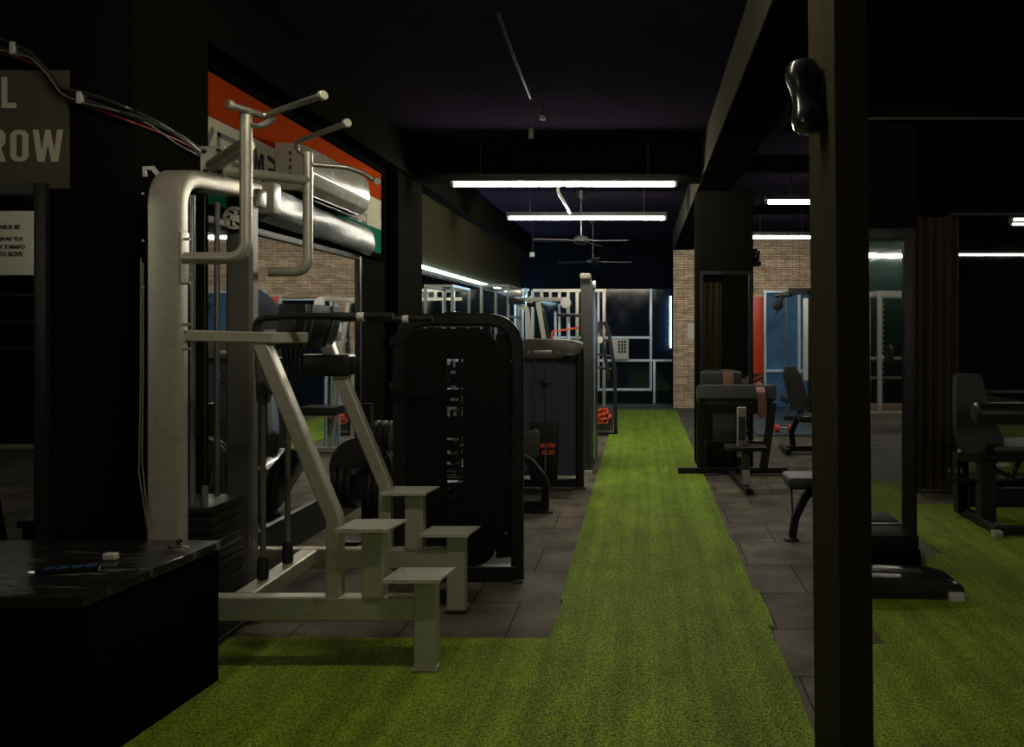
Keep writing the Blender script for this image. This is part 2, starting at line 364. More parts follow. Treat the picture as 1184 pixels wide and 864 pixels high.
w4 = window(4, 1.0, 1.98, 14.1, .02, 2.0, [(1.03, .02, 2.0), (1.95, .02, 2.0)], [(1.97, 1.0, 1.98), (.68, 1.0, 1.98)], 'winglass', t=.03)
w3 = window(3, 2.2, 3.6, 14.1, .02, 2.14, [(2.23, .02, 2.14), (2.85, .02, 2.14), (3.57, .02, 2.14)], [(2.11, 2.2, 3.6), (.68, 2.2, 3.6)], 'blueglass')
sill = MB().box(-2.2, .56, 14.45, 14.78, 0, .03, .004); struct('trim_2', sill, 'mat_blue')

# turf ----------------------------------------------------------------------------------------------
t = .018
o = outline_slab([(-.419, -4.6), (.608, -4.6), (.600, 2.6), (.612, 3.15), (.606, 3.71), (.632, 3.715), (.640, 3.95), (.628, 4.22), (.604, 4.225), (.612, 5.2), (.603, 5.23), (.606, 13.7), (-.45, 13.7), (-.43, 6), (-.425, 4.08), (-.41, 4.06), (-.424, 3.57)], 0, t).build('turf_runner', 'turf')
tag(o, 'long green artificial turf runner down the middle of the gym floor', 'artificial turf')
o = outline_slab([(-3.2, -.5), (-.422, -.5), (-.422, 3.56), (-2.14, 3.57), (-2.14, 3.29), (-3.2, 3.29)], 0, t).build('turf_mat', 'turf2')
tag(o, 'green artificial turf mat at bottom left under the silver machine', 'artificial turf')
o = outline_slab([(.80, 2.62), (7, 2.62), (7, 6.3), (1.9, 6.3), (1.9, 4.9), (1.75, 4.85), (1.10, 4.80), (1.10, 3.5), (.80, 3.45)], 0, t).build('turf_mat', 'turf2')
tag(o, 'green artificial turf area to the right of the near black pillar', 'artificial turf')

# ------------------------------------------------------------------ lamps
def tube_light(x0, x1, Y, z, key, label, r=.018, brk=True, hang=0):
    cx = (x0+x1)/2; th = thing('tube_light', label, 'tube light', (cx, Y, z+.05), 'ceiling tube lights')
    MB().box(x0-.03, x1+.03, Y-.045, Y+.045, z+.022, z+.075, .004).build('housing', 'dgrey', th)
    spans = [(x0, cx-.012), (cx+.012, x1)] if brk else [(x0, x1)]
    for a, b in spans:
        MB().cyl((a, Y, z), (b, Y, z), r, 12).build('tube', key, th)
    for x in (x0-.012, x1+.012): MB().cyl((x-.014, Y, z), (x+.014, Y, z), r*1.15, 12).build('end_cap', 'white', th)
    MB().box(cx-.01, cx+.01, Y-.012, Y+.012, z-.006, z+.03).build('tube_socket', 'white', th)
    if z+.075 < ZC-.02:
        s = MB()
        for x in (x0+.25, x1-.25): s.cyl((x, Y, z+.07), (x, Y, ZC), .004, 6)
        split_build(s, 'hanger', 'dgrey', th)
    return th
tube_light(P(525, 0, 7.3).x, P(780, 0, 7.3).x, 7.3, 2.79, 'tube_far', 'nearer of the two long tube lights over the aisle, under the cross beam')
tube_light(P(589, 0, 9.5).x, P(768, 0, 9.5).x, 9.5, 2.785, 'tube_far', 'farther of the two long tube lights over the aisle, behind the ceiling fan rod')
tube_light(-1.35, .35, 2.45, 2.92, 'tube_main', 'ceiling tube light above the silver dip machine, out of the frame')
tube_light(1.50, 2.62, 11.5, 2.79, 'tube_right', 'tube light in front of the brick wall at right')
tube_light(1.35, 2.40, 8.33, 2.79, 'tube_right', 'short piece of tube light seen just left of the near pillar top')
tube_light(5.3, 7.2, -.2, 2.79, 'tube_dim', 'tube light reflected as a long line in the big mirror at right', r=.010)
tube_light(2.4, 4.0, -2.2, 2.97, 'tube_back', 'unseen tube light over the floor behind the viewpoint at right')  # put in to brighten the floor reflected in the narrow tall mirror
tube_light(-6.0, -4.2, -1.0, 2.79, 'tube_back', 'added unseen tube light over the floor at the far left behind the viewpoint')  # added to light the floor and fronts at left, hidden from the mirror
tube_light(4.8, 6.2, 3.9, 2.79, 'tube_dim', 'lower of the two short tube reflections at the right edge of the big mirror', r=.010)
tube_light(4.6, 6.0, 4.35, 2.79, 'tube_dim', 'upper of the two short tube reflections at the right edge of the big mirror', r=.010)
tube_light(3.6, 5.4, -4.5, 2.79, 'tube_right', 'tube light reflected at the top of the narrow tall mirror')
led = MB().box(-2.298, -2.27, 7.8, 14.7, 2.068, 2.095).build('led_strip', 'led')
tag(led, 'long cool white light strip along the left wall above the mirrors', 'light strip')

# ------------------------------------------------------------------ mirrors
def mirror(label, axis, c, a0, a1, z0, z1, m='mirror', fr=.05, d=.03, frm='blackm', name='wall_mirror'):
    """axis 'x': hangs on a wall facing +X at x=c, spans y a0..a1; 'y': faces the camera at y=c."""
    loc = (c, (a0+a1)/2, z0) if axis == 'x' else ((a0+a1)/2, c, z0)
    th = thing(name, label, 'mirror', loc); g, f = MB(), MB()
    if axis == 'x':
        g.box(c, c+.008, a0, a1, z0, z1)
        f.box(c, c+d, a0-fr, a0, z0-fr, z1+fr, .003); f.box(c, c+d, a1, a1+fr, z0-fr, z1+fr, .003)
        f.box(c, c+d, a0, a1, z1, z1+fr, .003); f.box(c, c+d, a0, a1, z0-fr, z0, .003)
    else:
        g.box(a0, a1, c-.008, c, z0, z1)
        f.box(a0-fr, a0, c-d, c, z0-fr, z1+fr, .003); f.box(a1, a1+fr, c-d, c, z0-fr, z1+fr, .003)
        f.box(a0, a1, c-d, c, z1, z1+fr, .003); f.box(a0, a1, c-d, c, z0-fr, z0, .003)
    g.build('mirror_glass', m, th); f.build('mirror_frame', frm, th); return th
mirror('wall mirror under the tricolour banner reflecting a brick wall', 'x', XL, 3.95, 6.27, .23, 1.99, fr=.04)
mirror('long wall mirror under the light strip at the far left', 'x', XL, 7.82, 14.5, .25, 2.0, fr=.03, d=.015)
mirror('narrow tall mirror beside the near pillar with turf reflected in it', 'y', 4.95, 1.22, 1.658, .20, 1.995, fr=.075)
mirror('framed mirror on the far pillar behind the preacher curl bench', 'y', 8.10,   .64, 1.11, .18, 2.0, m='dmirror', fr=.035)
mirror('big dark mirror behind the seated machine at right', 'y', 7.0, 2.78, 6.6, .1, 2.45, m='dmirror', fr=.03)
mirror('wall mirror at far left with a notice taped on it', 'y', 3.30, -4.6, -2.555, .2, 1.995, m='dmirror', fr=.05)

# ------------------------------------------------------------------ writing on the left
th = thing('sign_board', 'brown wall sign board with the letters L and ROW', 'sign', (-2.9, 3.3, 2.05))
y = 3.288
MB().box(-4.2, P(78, 0, y).x, y, 3.3, P(0, 218, y).z, P(0, 95, y).z+.05).build('board', 'row', th)
def sign_letter(polys, x0, x1, y0, y1):
    a = P(x0, y1, y); b = P(x1, y0, y); m = MB()
    for poly in polys: m.prism([(a.x+u*(b.x-a.x), a.z+v*(b.z-a.z)) for u, v in poly], 'y', y-.0014, y-.0002)
    m.build('lettering', 'rowletter', th)
def ring_quads(outer, inner): return [[outer[i], outer[i+1], inner[i+1], inner[i]] for i in range(len(outer)-1)]
oo = [(.5, 0), (.2, .03), (0, .15), (0, .85), (.2, .97), (.5, 1), (.8, .97), (1, .85), (1, .15), (.8, .03), (.5, 0)]
oi = [(.5, .14), (.4, .15), (.34, .2), (.34, .8), (.4, .85), (.5, .86), (.6, .85), (.66, .8), (.66, .2), (.6, .15), (.5, .14)]
sign_letter([[(0, 0), (1, 0), (1, .17), (.38, .17), (.38, 1), (0, 1)]], 2, 19, 89, 125)
sign_letter([[(0, 0), (.33, 0), (.33, 1), (0, 1)], [(.33, 1), (.33, .84), (.62, .84), (.68, .78), (1, .85), (.85, .98), (.7, 1)], [(.68, .78), (.68, .62), (1, .6), (1, .85)],
             [(.68, .62), (.62, .56), (.33, .56), (.33, .42), (.75, .44), (.9, .5), (1, .6)], [(.42, .42), (.70, 0), (1.04, 0), (.75, .44)]], -16, 6.5, 150, 187)
sign_letter(ring_quads(oo, oi), 12, 33, 150, 187)
sign_letter([[(0, 1), (.16, 0), (.38, 0), (.5, .55), (.62, 0), (.84, 0), (1, 1), (.81, 1), (.71, .35), (.58, 1), (.42, 1), (.29, .35), (.19, 1)]], 38, 73, 150, 187)
th = thing('paper_notice', 'white paper notice with black print taped to the left mirror', 'notice', (-2.75, 3.28, 1.66))
y = 3.262
MB().box(P(-26, 0, y).x, P(38, 0, y).x, y, y+.006, P(0, 318, y).z, P(0, 244, y).z, .001).build('sheet', 'paper', th)
for s, x0, x1, y0, y1 in [('T OP AR.R SE', -18, 23, 260, 265), ('LET SQRAS TLS', -20, 26, 274, 279), ('UDERRY T MAFO', -22, 29, 283, 288), ('DOT TO ROVE', -18, 26, 291, 296.5)]:
    a = P(x0, y1, y-.001); b = P(x1, y0, y-.001)
    text('print', s, b.z-a.z, Matrix.Translation(a) @ FACE_CAM, 'ink', th, b.x-a.x, .0006)

# tricolour banner on the wall --------------------------------------------------------------------
th = thing('tricolour_banner', 'orange, white and green wall banner with black stencil letters behind the air conditioner', 'banner', (XL, 5.4, 2.1))
Y0, Y1 = 3.88, 6.86; zs = (2.09, 2.305, 2.56, 2.80)
MB().box(XL, XL+.006, Y0, Y1, zs[2], zs[3]).build('orange_band', 'orange', th)
MB().box(XL, XL+.006, Y0, Y1, zs[1], zs[2]).build('white_band', 'bwhite', th)
MB().box(XL, XL+.006, Y0, Y1, zs[0], zs[1]).build('green_band', 'bgreen', th)
f = MB(); f.box(XL, XL+.03, Y0-.02, Y1+.03, zs[3], zs[3]+.05, .004); f.box(XL, XL+.03, Y1, Y1+.03, zs[0]-.04, zs[3], .004); f.box(XL, XL+.03, Y0, Y1+.03, zs[0]-.05, zs[0], .004)
f.build('frame', 'boxside', th)
def stroke(th, segs, wd=.022):
    m = MB()
    for pts in segs:
        m.bar([(XL+.007, a, b) for a, b in pts], .003, wd, up=(0, -.3, 1), ch=.0005)
    m.build('lettering', 'ink', th)
def glyph(th, y0, wdt, z0, hgt, polys, wd):
    m = MB()
    for poly in polys:
        for (a, b), (c, d) in zip(poly, poly[1:]):
            p, q = Vector((y0+a*wdt, z0+b*hgt)), Vector((y0+c*wdt, z0+d*hgt)); u = (q-p).normalized(); n = Vector((-u.y, u.x))*wd/2
            p = p-u*wd*.35; q = q+u*wd*.35
            m.prism([tuple(p+n), tuple(q+n), tuple(q-n), tuple(p-n)], 'x', XL+.0062, XL+.008)
    m.build('lettering', 'ink', th)
zl, hl = 2.325, .17
glyph(th, 4.06, .10, zl, hl, [[(0, 1), (.5, .52)], [(.62, .62), (1, 1)], [(.5, .42), (.5, 0)]], .03)
glyph(th, 4.22, .22, zl, hl, [[(0, 0), (0, .95), (1, .95), (1, .45)], [(.15, .5), (.6, .5)], [(.6, .2), (1, .2)]], .03)
glyph(th, 4.62, .12, zl, hl, [[(0, 1), (.35, .4), (.6, .9)], [(.75, .9), (.75, 0)], [(0, .75), (0, 0)]], .028)
glyph(th, 4.78, .10, zl, hl, [[(0, .95), (.9, .85), (.9, .55), (.1, .5)], [(.1, .38), (1, .38), (1, 0), (0, 0)], [(0, .35), (0, 0)]], .028)
glyph(th, 6.18, .10, zl-.01, hl*.8, [[(1, .95), (0, .95), (0, .55), (1, .5), (1, 0), (0, 0)]], .02)
glyph(th, 6.38, .10, zl-.01, hl*.8, [[(1, .95), (0, .95), (0, .55), (1, .5), (1, 0), (0, 0)]], .02)

# air conditioner -----------------------------------------------------------------------------------
th = thing('air_conditioner', 'cream split air conditioner mounted over the tricolour banner', 'air conditioner', (XL, 5.4, 2.3))
body = [(XL+.008, 2.30), (XL+.15, 2.30), (XL+.205, 2.345), (XL+.225, 2.42), (XL+.215, 2.53), (XL+.18, 2.585), (XL+.13, 2.598), (XL+.008, 2.598)]
a = MB(); a.prism([(x, z) for x, z in body], 'y', 4.86, 5.95, .008); a.build('body', 'cream', th)
MB().prism([(XL+.205, 2.43), (XL+.229, 2.43), (XL+.219, 2.54), (XL+.19, 2.588), (XL+.17, 2.585)], 'y', 4.92, 5.93).build('front_cover', 'cream', th)
v = MB(); v.box(XL+.03, XL+.165, 4.93, 5.88, 2.291, 2.299); v.box(XL+.03, XL+.18, 4.93, 5.88, 2.272, 2.277, rot=Matrix.Rotation(.15, 3, 'Y')); v.build('air_vent', 'blackm', th)
v = MB()
for i in range(5): v.box(XL+.10+.003*(i % 2), XL+.112, 4.853, 4.861, 2.34+i*.045, 2.365+i*.045)
v.build('side_slots', 'ink', th)
# plastic-wrapped duct below it
th = thing('wrapped_duct', 'long duct wrapped in crumpled shiny clear plastic under the air conditioner', 'duct', (XL+.1, 5.6, 2.05))
from mathutils import noise as mnoise
rings = []; N = 90
for i in range(N+1):
    k = i/N; Y = 4.50+k*1.85; ring_ = []
    for j in range(26):
        an = 2*PI*j/26; u = Vector((math.cos(an), Y*1.1, math.sin(an)))
        rr = 1+.22*mnoise.noise(u*1.3)+.08*mnoise.noise(Vector((u.x*3, Y*2.2+u.z*4, u.z*3)))
        ring_.append((XL+.098-.03*k+(.082-.03*k)*rr*math.cos(an), Y, 2.165-.02*k+(.098+.015*k)*rr*math.sin(an)))
    rings.append(ring_)
MB().loft(rings).build('plastic_wrap', 'foil', th)
MB().box(XL+.03, XL+.21, 4.42, 4.52, 2.09, 2.27, .012).build('end_box', 'cream', th)

# ------------------------------------------------------------------ cables on the left wall
def cable_path(pp):
    out = []
    for x, y in pp:
        Y = 3.285 if x <= 158 else min(3.86, 3.3+(x-155)/86*.56)
        p = P(x, y, Y)
        if x > 158: p.x = max(p.x, -2.135)
        out.append(p)
    return out
base_pts = [(-30, 46), (0, 52), (18, 56), (40, 66), (52, 80), (62, 95), (75, 107), (95, 114), (120, 121), (150, 131), (180, 146), (205, 160), (228, 177), (242, 186)]
th = thing('cable_bundle', 'bundle of black and red cables clipped along the upper left wall', 'cables', P(95, 116, 3.28))
for i, (dx, dy, m, r) in enumerate([(0, 0, 'cable', .009), (3, 4, 'cable', .008), (-1, -4, 'cable', .008), (4, 8, 'cabler', .005), (-2, 3, 'cable', .007)]):
    pts = [(x+dx, y+dy+3*math.sin(i*2+k*.9)) for k, (x, y) in enumerate(base_pts)]
    q = cable_path(pts); q = [p+Vector((0, -.006*(i % 3), 0)) for p in q]
    MB().tube(q, r, 8, fil=.05, n=4).build('cable', m, th)
q = cable_path([(-20, 55), (10, 58), (40, 66), (58, 84), (75, 108), (100, 118), (140, 127), (170, 143), (200, 165), (230, 180)])
MB().tube([p+Vector((0, -.02, -.01)) for p in q], .004, 8, fil=.05, n=4).build('cable', 'cablew', th)
for x, yy in ((17, 57), (94, 114)):
    p = P(x, yy, 3.275); MB().box(p.x-.009, p.x+.009, p.y-.02, p.y+.018, p.z-.026, p.z+.026, .004).build('cable_clip', 'white', th)

# ------------------------------------------------------------------ black plyo box and the things on it
th = thing('plyo_box', 'large black box at bottom left with a streaky shiny top', 'box', (-2.2, 2.8, 0))
MB().prism([(-2.75, 2.50), (-1.775, 2.48), (-1.70, 3.13), (-2.75, 3.13)], 'z', .019, .545, .006).build('body', 'boxside', th)
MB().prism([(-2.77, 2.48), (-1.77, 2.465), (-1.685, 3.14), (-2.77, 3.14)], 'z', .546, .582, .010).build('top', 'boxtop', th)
p = P(128, 634, 2.86); p.z = .583
o = MB().box(p.x-.025, p.x+.025, p.y-.014, p.y+.014, p.z, p.z+.026, .009, seg=3).build('chalk_block', 'white', off=p); tag(o, 'small white rounded block lying on top of the large black box', 'chalk block')
p = P(80, 660, 2.72); p.z = .583
th = thing('resistance_clip', 'flat dark blue plastic strip lying on the large black box', 'plastic strip', p)
R = Matrix.Rotation(.28, 3, 'Z')
MB().box(p.x-.095, p.x+.095, p.y-.022, p.y+.022, p.z, p.z+.016, .006, rot=R).build('strip', 'blackg', th)
m = MB()
for i in range(4):
    c = Vector(p)+R @ Vector((-.06+i*.042, 0, 0)); m.box(c.x-.015, c.x+.015, c.y-.015, c.y+.015, p.z+.0163, p.z+.0185, .0008, rot=R)
m.build('blue_inlay', 'bluep', th)
p = P(207, 627, 3.0); p.z = .583
th = thing('keyed_clamp', 'small silver clamp with black knob on the corner of the black box', 'clamp', p)
MB().tube([(p.x-.035, p.y, p.z+.008), (p.x-.02, p.y-.012, p.z+.014), (p.x+.005, p.y, p.z+.01), (p.x+.02, p.y-.012, p.z+.014), (p.x+.038, p.y, p.z+.008)], .008, 8, fil=.01).build('clamp_body', 'chrome', th)
MB().lathe([(.006, .015), (.006, .024), (.013, .026), (.013, .036), (.009, .038)], p).build('knob', 'blackg', th)

# ------------------------------------------------------------------ the silver dip and pull-up machine
D = thing('dip_machine', 'silver pull-up and dip machine with step plates standing at left', 'gym machine', (-1.6, 3.6, 0))
YN, YR = 3.24, 3.94
xc = -1.95
# weight tower: one bent flat tube, near column to far column
def flat_tube(path, wx, wt, fil, ch=.012):      # section: wx along X, wt in the bending plane
    m = MB(); p = fillet(path, fil, 8); rings = []
    for i, q in enumerate(p):
        a = p[max(0, i-1)]; b = p[min(len(p)-1, i+1)]; d = (b-a).normalized(); n = Vector((1, 0, 0)).cross(d).normalized(); x = Vector((1, 0, 0))
        A, B, c = wx/2, wt/2, ch
        rings.append([q+x*u+n*v for u, v in [(-A+c, -B), (A-c, -B), (A-.3*c, -B+.3*c), (A, -B+c), (A, B-c), (A-.3*c, B-.3*c), (A-c, B), (-A+c, B), (-A, B-c), (-A, -B+c)]])
    return m.loft(rings)
MBt = flat_tube([(xc, 3.20, 0.02), (xc, 3.20, 2.06), (xc, 3.86, 2.115)], .135, .075, .14)
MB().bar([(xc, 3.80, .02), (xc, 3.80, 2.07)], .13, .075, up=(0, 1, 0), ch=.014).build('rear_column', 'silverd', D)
MB().box(xc+.05, xc+.085, 3.80, 3.875, 2.03, 2.12, .01).build('corner_cap', 'cream', D)
tower = MBt.build('weight_tower', 'silver', D)
m = MB(); m.box(xc-.09, xc+.09, 3.15, 3.25, 0, .02, .003); m.box(xc-.09, xc+.09, 3.79, 3.89, 0, .02, .003); split_build(m, 'foot_plate', 'steel', tower)
m = MB()
for z in (1.60, 1.79, 1.98): m.cyl((xc-.07, 3.158, z), (xc-.07, 3.150, z), .005, 8)
for z in (1.35, 1.45, 1.62, 1.80): m.cyl((xc+.055, 3.19, z), (xc+.10, 3.19, z), .006, 8)
split_build(m, 'bolt', 'steel', tower)
# attachment plate on the column and rails
m = MB(); m.box(xc+.068, xc+.076, 3.165, 3.225, 1.62, 1.83, .004); m.build('mounting_plate', 'silver', D)
# base rails
rail = MB(); rail.bar([(-2.02, YN, .275), (-.93, YN, .275)], .06, .10, ch=.006); rail.build('base_rail', 'silver', D)
rail = MB(); rail.bar([(-2.02, YR, .275), (-.97, YR, .275)], .06, .10, ch=.006); rail.build('base_rail', 'silver', D)
m = MB(); m.bar([(-1.672, YN+.03, .29), (-1.672, YR-.03, .29)], .085, .07, ch=.006); m.build('cross_rail', 'silver', D)
m = MB(); m.tube([(-1.95, 3.24, .27), (-1.95, 3.84, .27)], .03, 10); m.bar([(-1.93, 3.25, .045), (-1.93, 4.05, .045)], .045, .045); m.build('rear_brace', 'silver', D)
# legs with step plates
def leg(x, Y, z1, name='leg', z0=.02):
    m = MB(); m.bar([(x, Y, z0), (x, Y, z1)], .09, .075, up=(0, 1, 0), ch=.006); o = m.build(name, 'silver', D)
    if z0 == .02: MB().box(x-.055, x+.055, Y-.045, Y+.045, 0.018, .03, .004).build('foot', 'steel', o)
    return o
def plate(x0, x1, Y, z):
    m = MB(); m.prism([(x0, Y-.085), (x1-.025, Y-.085), (x1, Y+.085), (x0+.02, Y+.085)], 'z', z, z+.008); m.prism([(x0, Y-.085), (x1-.025, Y-.085), (x1-.025, Y-.079), (x0, Y-.079)], 'z', z-.006, z)
    m.build('step_plate', 'grip', D)
leg(-.895, YN, .405); leg(-.935, YR, .405)
leg(-1.11, YN, .612, 'step_post', .325); leg(-1.145, YR, .612, 'step_post', .325)
plate(-1.055, -.795, YN, .405); plate(-1.245, -1.0, YN, .612)
plate(-1.105, -.835, YR, .405); plate(-1.295, -1.045, YR, .612)
# slanted uprights
for Y, sx in ((YN, 0), (YR, -.02)):
    m = MB(); m.bar([(-1.275+sx, Y, .30), (-1.275+sx, Y, .64), (-1.585+sx, Y, 1.385)], .062, .058, fil=.05, up=(0, 1, 0), ch=.006); m.build('slanted_upright', 'silver', D)
m = MB(); m.bar([(-1.90, YN-.01, 1.405), (-1.53, YN-.01, 1.395)], .05, .046, ch=.005); m.bar([(-1.545, YN-.01, 1.395), (-1.50, YN+.03, 1.395), (-1.46, YN+.12, 1.395)], .05, .046, ch=.005, fil=.02); m.build('dip_arm', 'silver', D)
m = MB(); m.bar([(-1.90, YR, 1.405), (-1.53, YR, 1.395)], .05, .046, ch=.005); m.build('dip_arm', 'silver', D)
# dip handles
for Y, x0, x1 in ((YN, -1.60, -1.165), (YR, -1.62, -1.19)):
    m = MB(); m.tube([(-1.62, Y+.02, 1.40), (-1.60, Y, 1.475), (x0+.15, Y, 1.485), (x1+.13, Y, 1.485)], .015, 10, fil=.05); h = m.build('handle', 'blackm', D)
    MB().cyl((x1-.12 if Y < 3.5 else x1-.16, Y, 1.485), (x1-.02, Y, 1.482), .018, 14).build('grip', 'rubber', h)
    MB().cyl((x1-.02, Y, 1.482), (x1+.012, Y, 1.482), .020, 14, .004).build('end_cap', 'white', h)
# back pad and elbow pads
m = MB()
prof = []
for k in range(9):
    z = 1.345+k*.0245; b = .014*math.sin(PI*k/8)-.02*(1-k/8)**2; xx = -1.545+.02*(k/8)
    prof.append((z, xx-.045, xx+.05+b))
rings = []
for z, a, b in prof: rings.append([(a, 3.37, z), (b-.02, 3.36, z), (b, 3.39, z), (b+.004, 3.6, z), (b, 3.80, z), (b-.02, 3.83, z), (a, 3.82, z)])
m.loft(rings); bp_ = m.build('back_pad', 'vinyl', D)
m = MB()
for yy in (3.40, 3.47, 3.70): m.tube([(b+.005, yy, z) for z, a, b in prof], .0045, 6)
split_build(m, 'piping', 'vinylg', bp_)
for Y, x0, x1 in ((YR+.0, -1.72, -1.46), (YN+.26, -1.68, -1.55)):
    m = MB(); m.box(x0, x1, Y-.06, Y+.06, 1.195, 1.305, .028, seg=3); m.build('elbow_pad', 'vinyl', D)
m = MB()
for i in range(5): m.tube([(-1.575+i*.017, 3.42, 1.21-.002*i), (-1.570+i*.019, 3.42, 1.29), (-1.575+i*.020, 3.42, 1.37)], .0085, 8)
m.build('pad_bracket', 'blackg', D)
# fleece-covered lever head and two guide rods on rubber feet
MB().lathe([(.012, 0), (.026, .01), (.029, .10), (.034, .18), (.030, .24), (.014, .26)], (-1.674, 3.44, 1.10), (0, 0, 1), 16).build('fleece_cover', 'fur', D)
for Y, zt in ((3.44, 1.16), (3.68, 1.24)):
    r_ = MB().cyl((-1.674, Y, .38), (-1.674, Y, zt), .0125, 14).build('guide_rod', 'chrome', D)
    MB().lathe([(.0, 0), (.022, 0), (.025, .02), (.023, .085), (.016, .10), (0, .10)], (-1.674, Y, .327), (0, 0, 1), 16).build('rubber_foot', 'rubber', r_)
# chrome rods and weight stack inside the tower
for Y in (3.42, 3.62): MB().cyl((-1.975, Y, .1), (-1.975, Y, 2.02), .0125, 14).build('chrome_rod', 'chrome', D)
MB().cyl((-1.975, 3.52, .6), (-1.975, 3.52, 2.05), .003, 6).build('pull_cable', 'cable', D)
for i in range(14):
    zz = .06+i*.043
    MB().box(-2.10, -1.87, 3.38, 3.66, zz, zz+.038, .004).build('weight_plate', 'blackm', D)
MB().cyl((-1.90, 3.385, .66), (-1.90, 3.385, .75), .014, 12).build('selector_pin', 'chrome', D)
# pulley
pl = MB(); c = Vector((-1.955, 3.74, 1.965)); pl.lathe([(.0, -.008), (.018, -.008), (.018, .008), (0, .008)], c, (0, -1, 0), 20)
pl.lathe([(.043, -.009), (.055, -.009), (.052, 0), (.055, .009), (.043, .009), (.043, -.009)], c, (0, -1, 0), 28)
for i in range(6):
    a = i*PI/3+.3; u = Vector((math.cos(a), 0, math.sin(a))); v_ = Vector((math.cos(a+.5), 0, math.sin(a+.5)))
    pl.bar([c+u*.014, c+u*.03+v_*.0, c+v_*.046], .014, .010, up=(0, 1, 0), ch=.001)
pl.build('pulley', 'white', D)
MB().box(-1.99, -1.92, 3.752, 3.80, 1.90, 2.06, .004).build('pulley_bracket', 'blackm', D)
# pull-up frame: two bent round tubes
for Y, xv in ((3.19, -1.622), (3.94, -1.69)):
    m = MB(); m.tube([(-1.885, Y, 1.722), (xv, Y, 1.722), (xv, Y, 2.325)], .0245, 16, fil=.075, n=8); m.build('pull_up_frame', 'silver', D)
m = MB(); m.tube([(-1.93, 3.50, 2.165), (-1.622, 3.20, 2.19)], .031, 14); m.build('spreader_tube', 'silver', D)
m = MB(); m.tube([(-1.90, 3.50, 2.145), (-1.69, 3.94, 2.185)], .024, 14); m.build('spreader_tube', 'silver', D)
m = MB(); m.box(-1.985, -1.875, 3.498, 3.512, 2.115, 2.255, .006); m.box(-1.985, -1.975, 3.498, 3.60, 2.115, 2.255, .004); m.build('spreader_plate', 'silver', D)
MB().bar([(-1.905, 3.53, 2.09), (-1.905, 3.53, 2.20)], .04, .03, up=(0, 1, 0)).build('spreader_post', 'silver', D)
m = MB()
for dx, dz in ((-.035, .045), (.03, .05), (-.03, -.045), (.035, -.05)): m.cyl((-1.93+dx, 3.498, 2.185+dz), (-1.93+dx, 3.490, 2.185+dz), .010, 8)
split_build(m, 'bolt', 'blackm', D)
def ngrip(path, r, cap_at_start=False):
    m = MB(); m.tube(path, r, 12, fil=.05); h = m.build('pull_up_grip', 'steel', D)
    q = Vector(path[-1]); d = (q-Vector(path[-2])).normalized(); MB().cyl(q-d*.004, q+d*.02, r*1.5, 14, .003).build('end_cap', 'silver', h)
ngrip([(-1.622, 3.19, 2.315), (-1.555, 3.24, 2.32), (-1.535, 3.22, 2.325), (-1.235, 3.0, 2.33)], .0125)
ngrip([(-1.555, 3.26, 2.312), (-1.60, 3.18, 2.322), (-1.642, 3.12, 2.327)], .0135)
m = MB(); m.tube([(-1.62, 3.19, 2.27), (-1.56, 3.19, 2.262), (-1.53, 3.24, 2.31)], .012, 10, fil=.03); m.build('grip_brace', 'steel', D)
ngrip([(-1.69, 3.94, 2.30), (-1.73, 3.90, 2.335), (-1.66, 3.75, 2.335), (-1.30, 3.42, 2.335)], .0125)
ngrip([(-1.68, 3.96, 2.27), (-1.53, 4.03, 2.27), (-1.46, 4.08, 2.25), (-1.41, 4.12, 2.215), (-1.545, 4.45, 2.19)][:4]+[(-1.36, 4.0, 2.19)], .0125)
# loose things on the tower
MB().tube([(-2.035, 3.16, 1.1)] and [(-2.03, 3.155, 1.72), (-2.028, 3.15, 1.2), (-2.035, 3.15, .85), (-2.00, 3.15, .62)], .003, 6, fil=.2).build('hanging_wire', 'cablew', D)
MB().tube([(-2.024, 3.158, 1.70), (-2.018, 3.15, 1.25), (-2.026, 3.155, .9), (-1.995, 3.15, .62)], .003, 6, fil=.2).build('hanging_wire', 'cablew', D)
MB().bar([(-2.015, 3.16, 2.05), (-2.02, 3.16, 2.085), (-1.985, 3.16, 2.085), (-1.965, 3.16, 2.06)], .02, .006, up=(0, 1, 0)).build('top_clip', 'white', D)

# ------------------------------------------------------------------ black shrouded machine with cut-out lettering
E = thing('weight_stack_machine', 'black weight machine whose tall shroud has ELITE FITNESS cut out', 'gym machine', (-1.05, 4.6, 0))
YE = 4.42
m = MB(); xl, xr, zt = -1.375, -.705, 1.487
m.bar([(xl, YE, 0.01), (xl, YE, zt), (xr, YE, zt), (xr, YE, .01)], .07, .047, fil=.19, up=(0, 1, 0), ch=.014, n=10); m.build('arch_frame', 'blackm', E)
m = MB(); m.box(xr-.03, xr+.035, YE-.05, YE+.05, 0, .016, .004); m.box(xl-.03, xl+.035, YE-.05, YE+.05, 0, .016, .004); split_build(m, 'foot_plate', 'dgrey', E)
def rounded(x0, x1, z0, z1, r, n=5):
    out = []
    for cx, cz, a0 in ((x1-r[0], z0+r[0], -PI/2), (x1-r[1], z1-r[1], 0), (x0+r[2], z1-r[2], PI/2), (x0+r[3], z0+r[3], PI)):
        rr = {0: r[0], 1: r[1], 2: r[2], 3: r[3]}[len(out)//(n+1)]
        for i in range(n+1): a = a0+i*PI/2/n; out.append((cx+rr*math.cos(a), cz+rr*math.sin(a)))
    return out
pm_ = MB(); pm_.prism(rounded(-1.335, -.825, .09, 1.435, (.12, .10, .10, .05)), 'y', YE-.005, YE+.005)
pan = pm_.build('front_shroud', 'shroud', E)
RY = Matrix.Rotation(PI/2, 4, 'Y') @ FACE_CAM
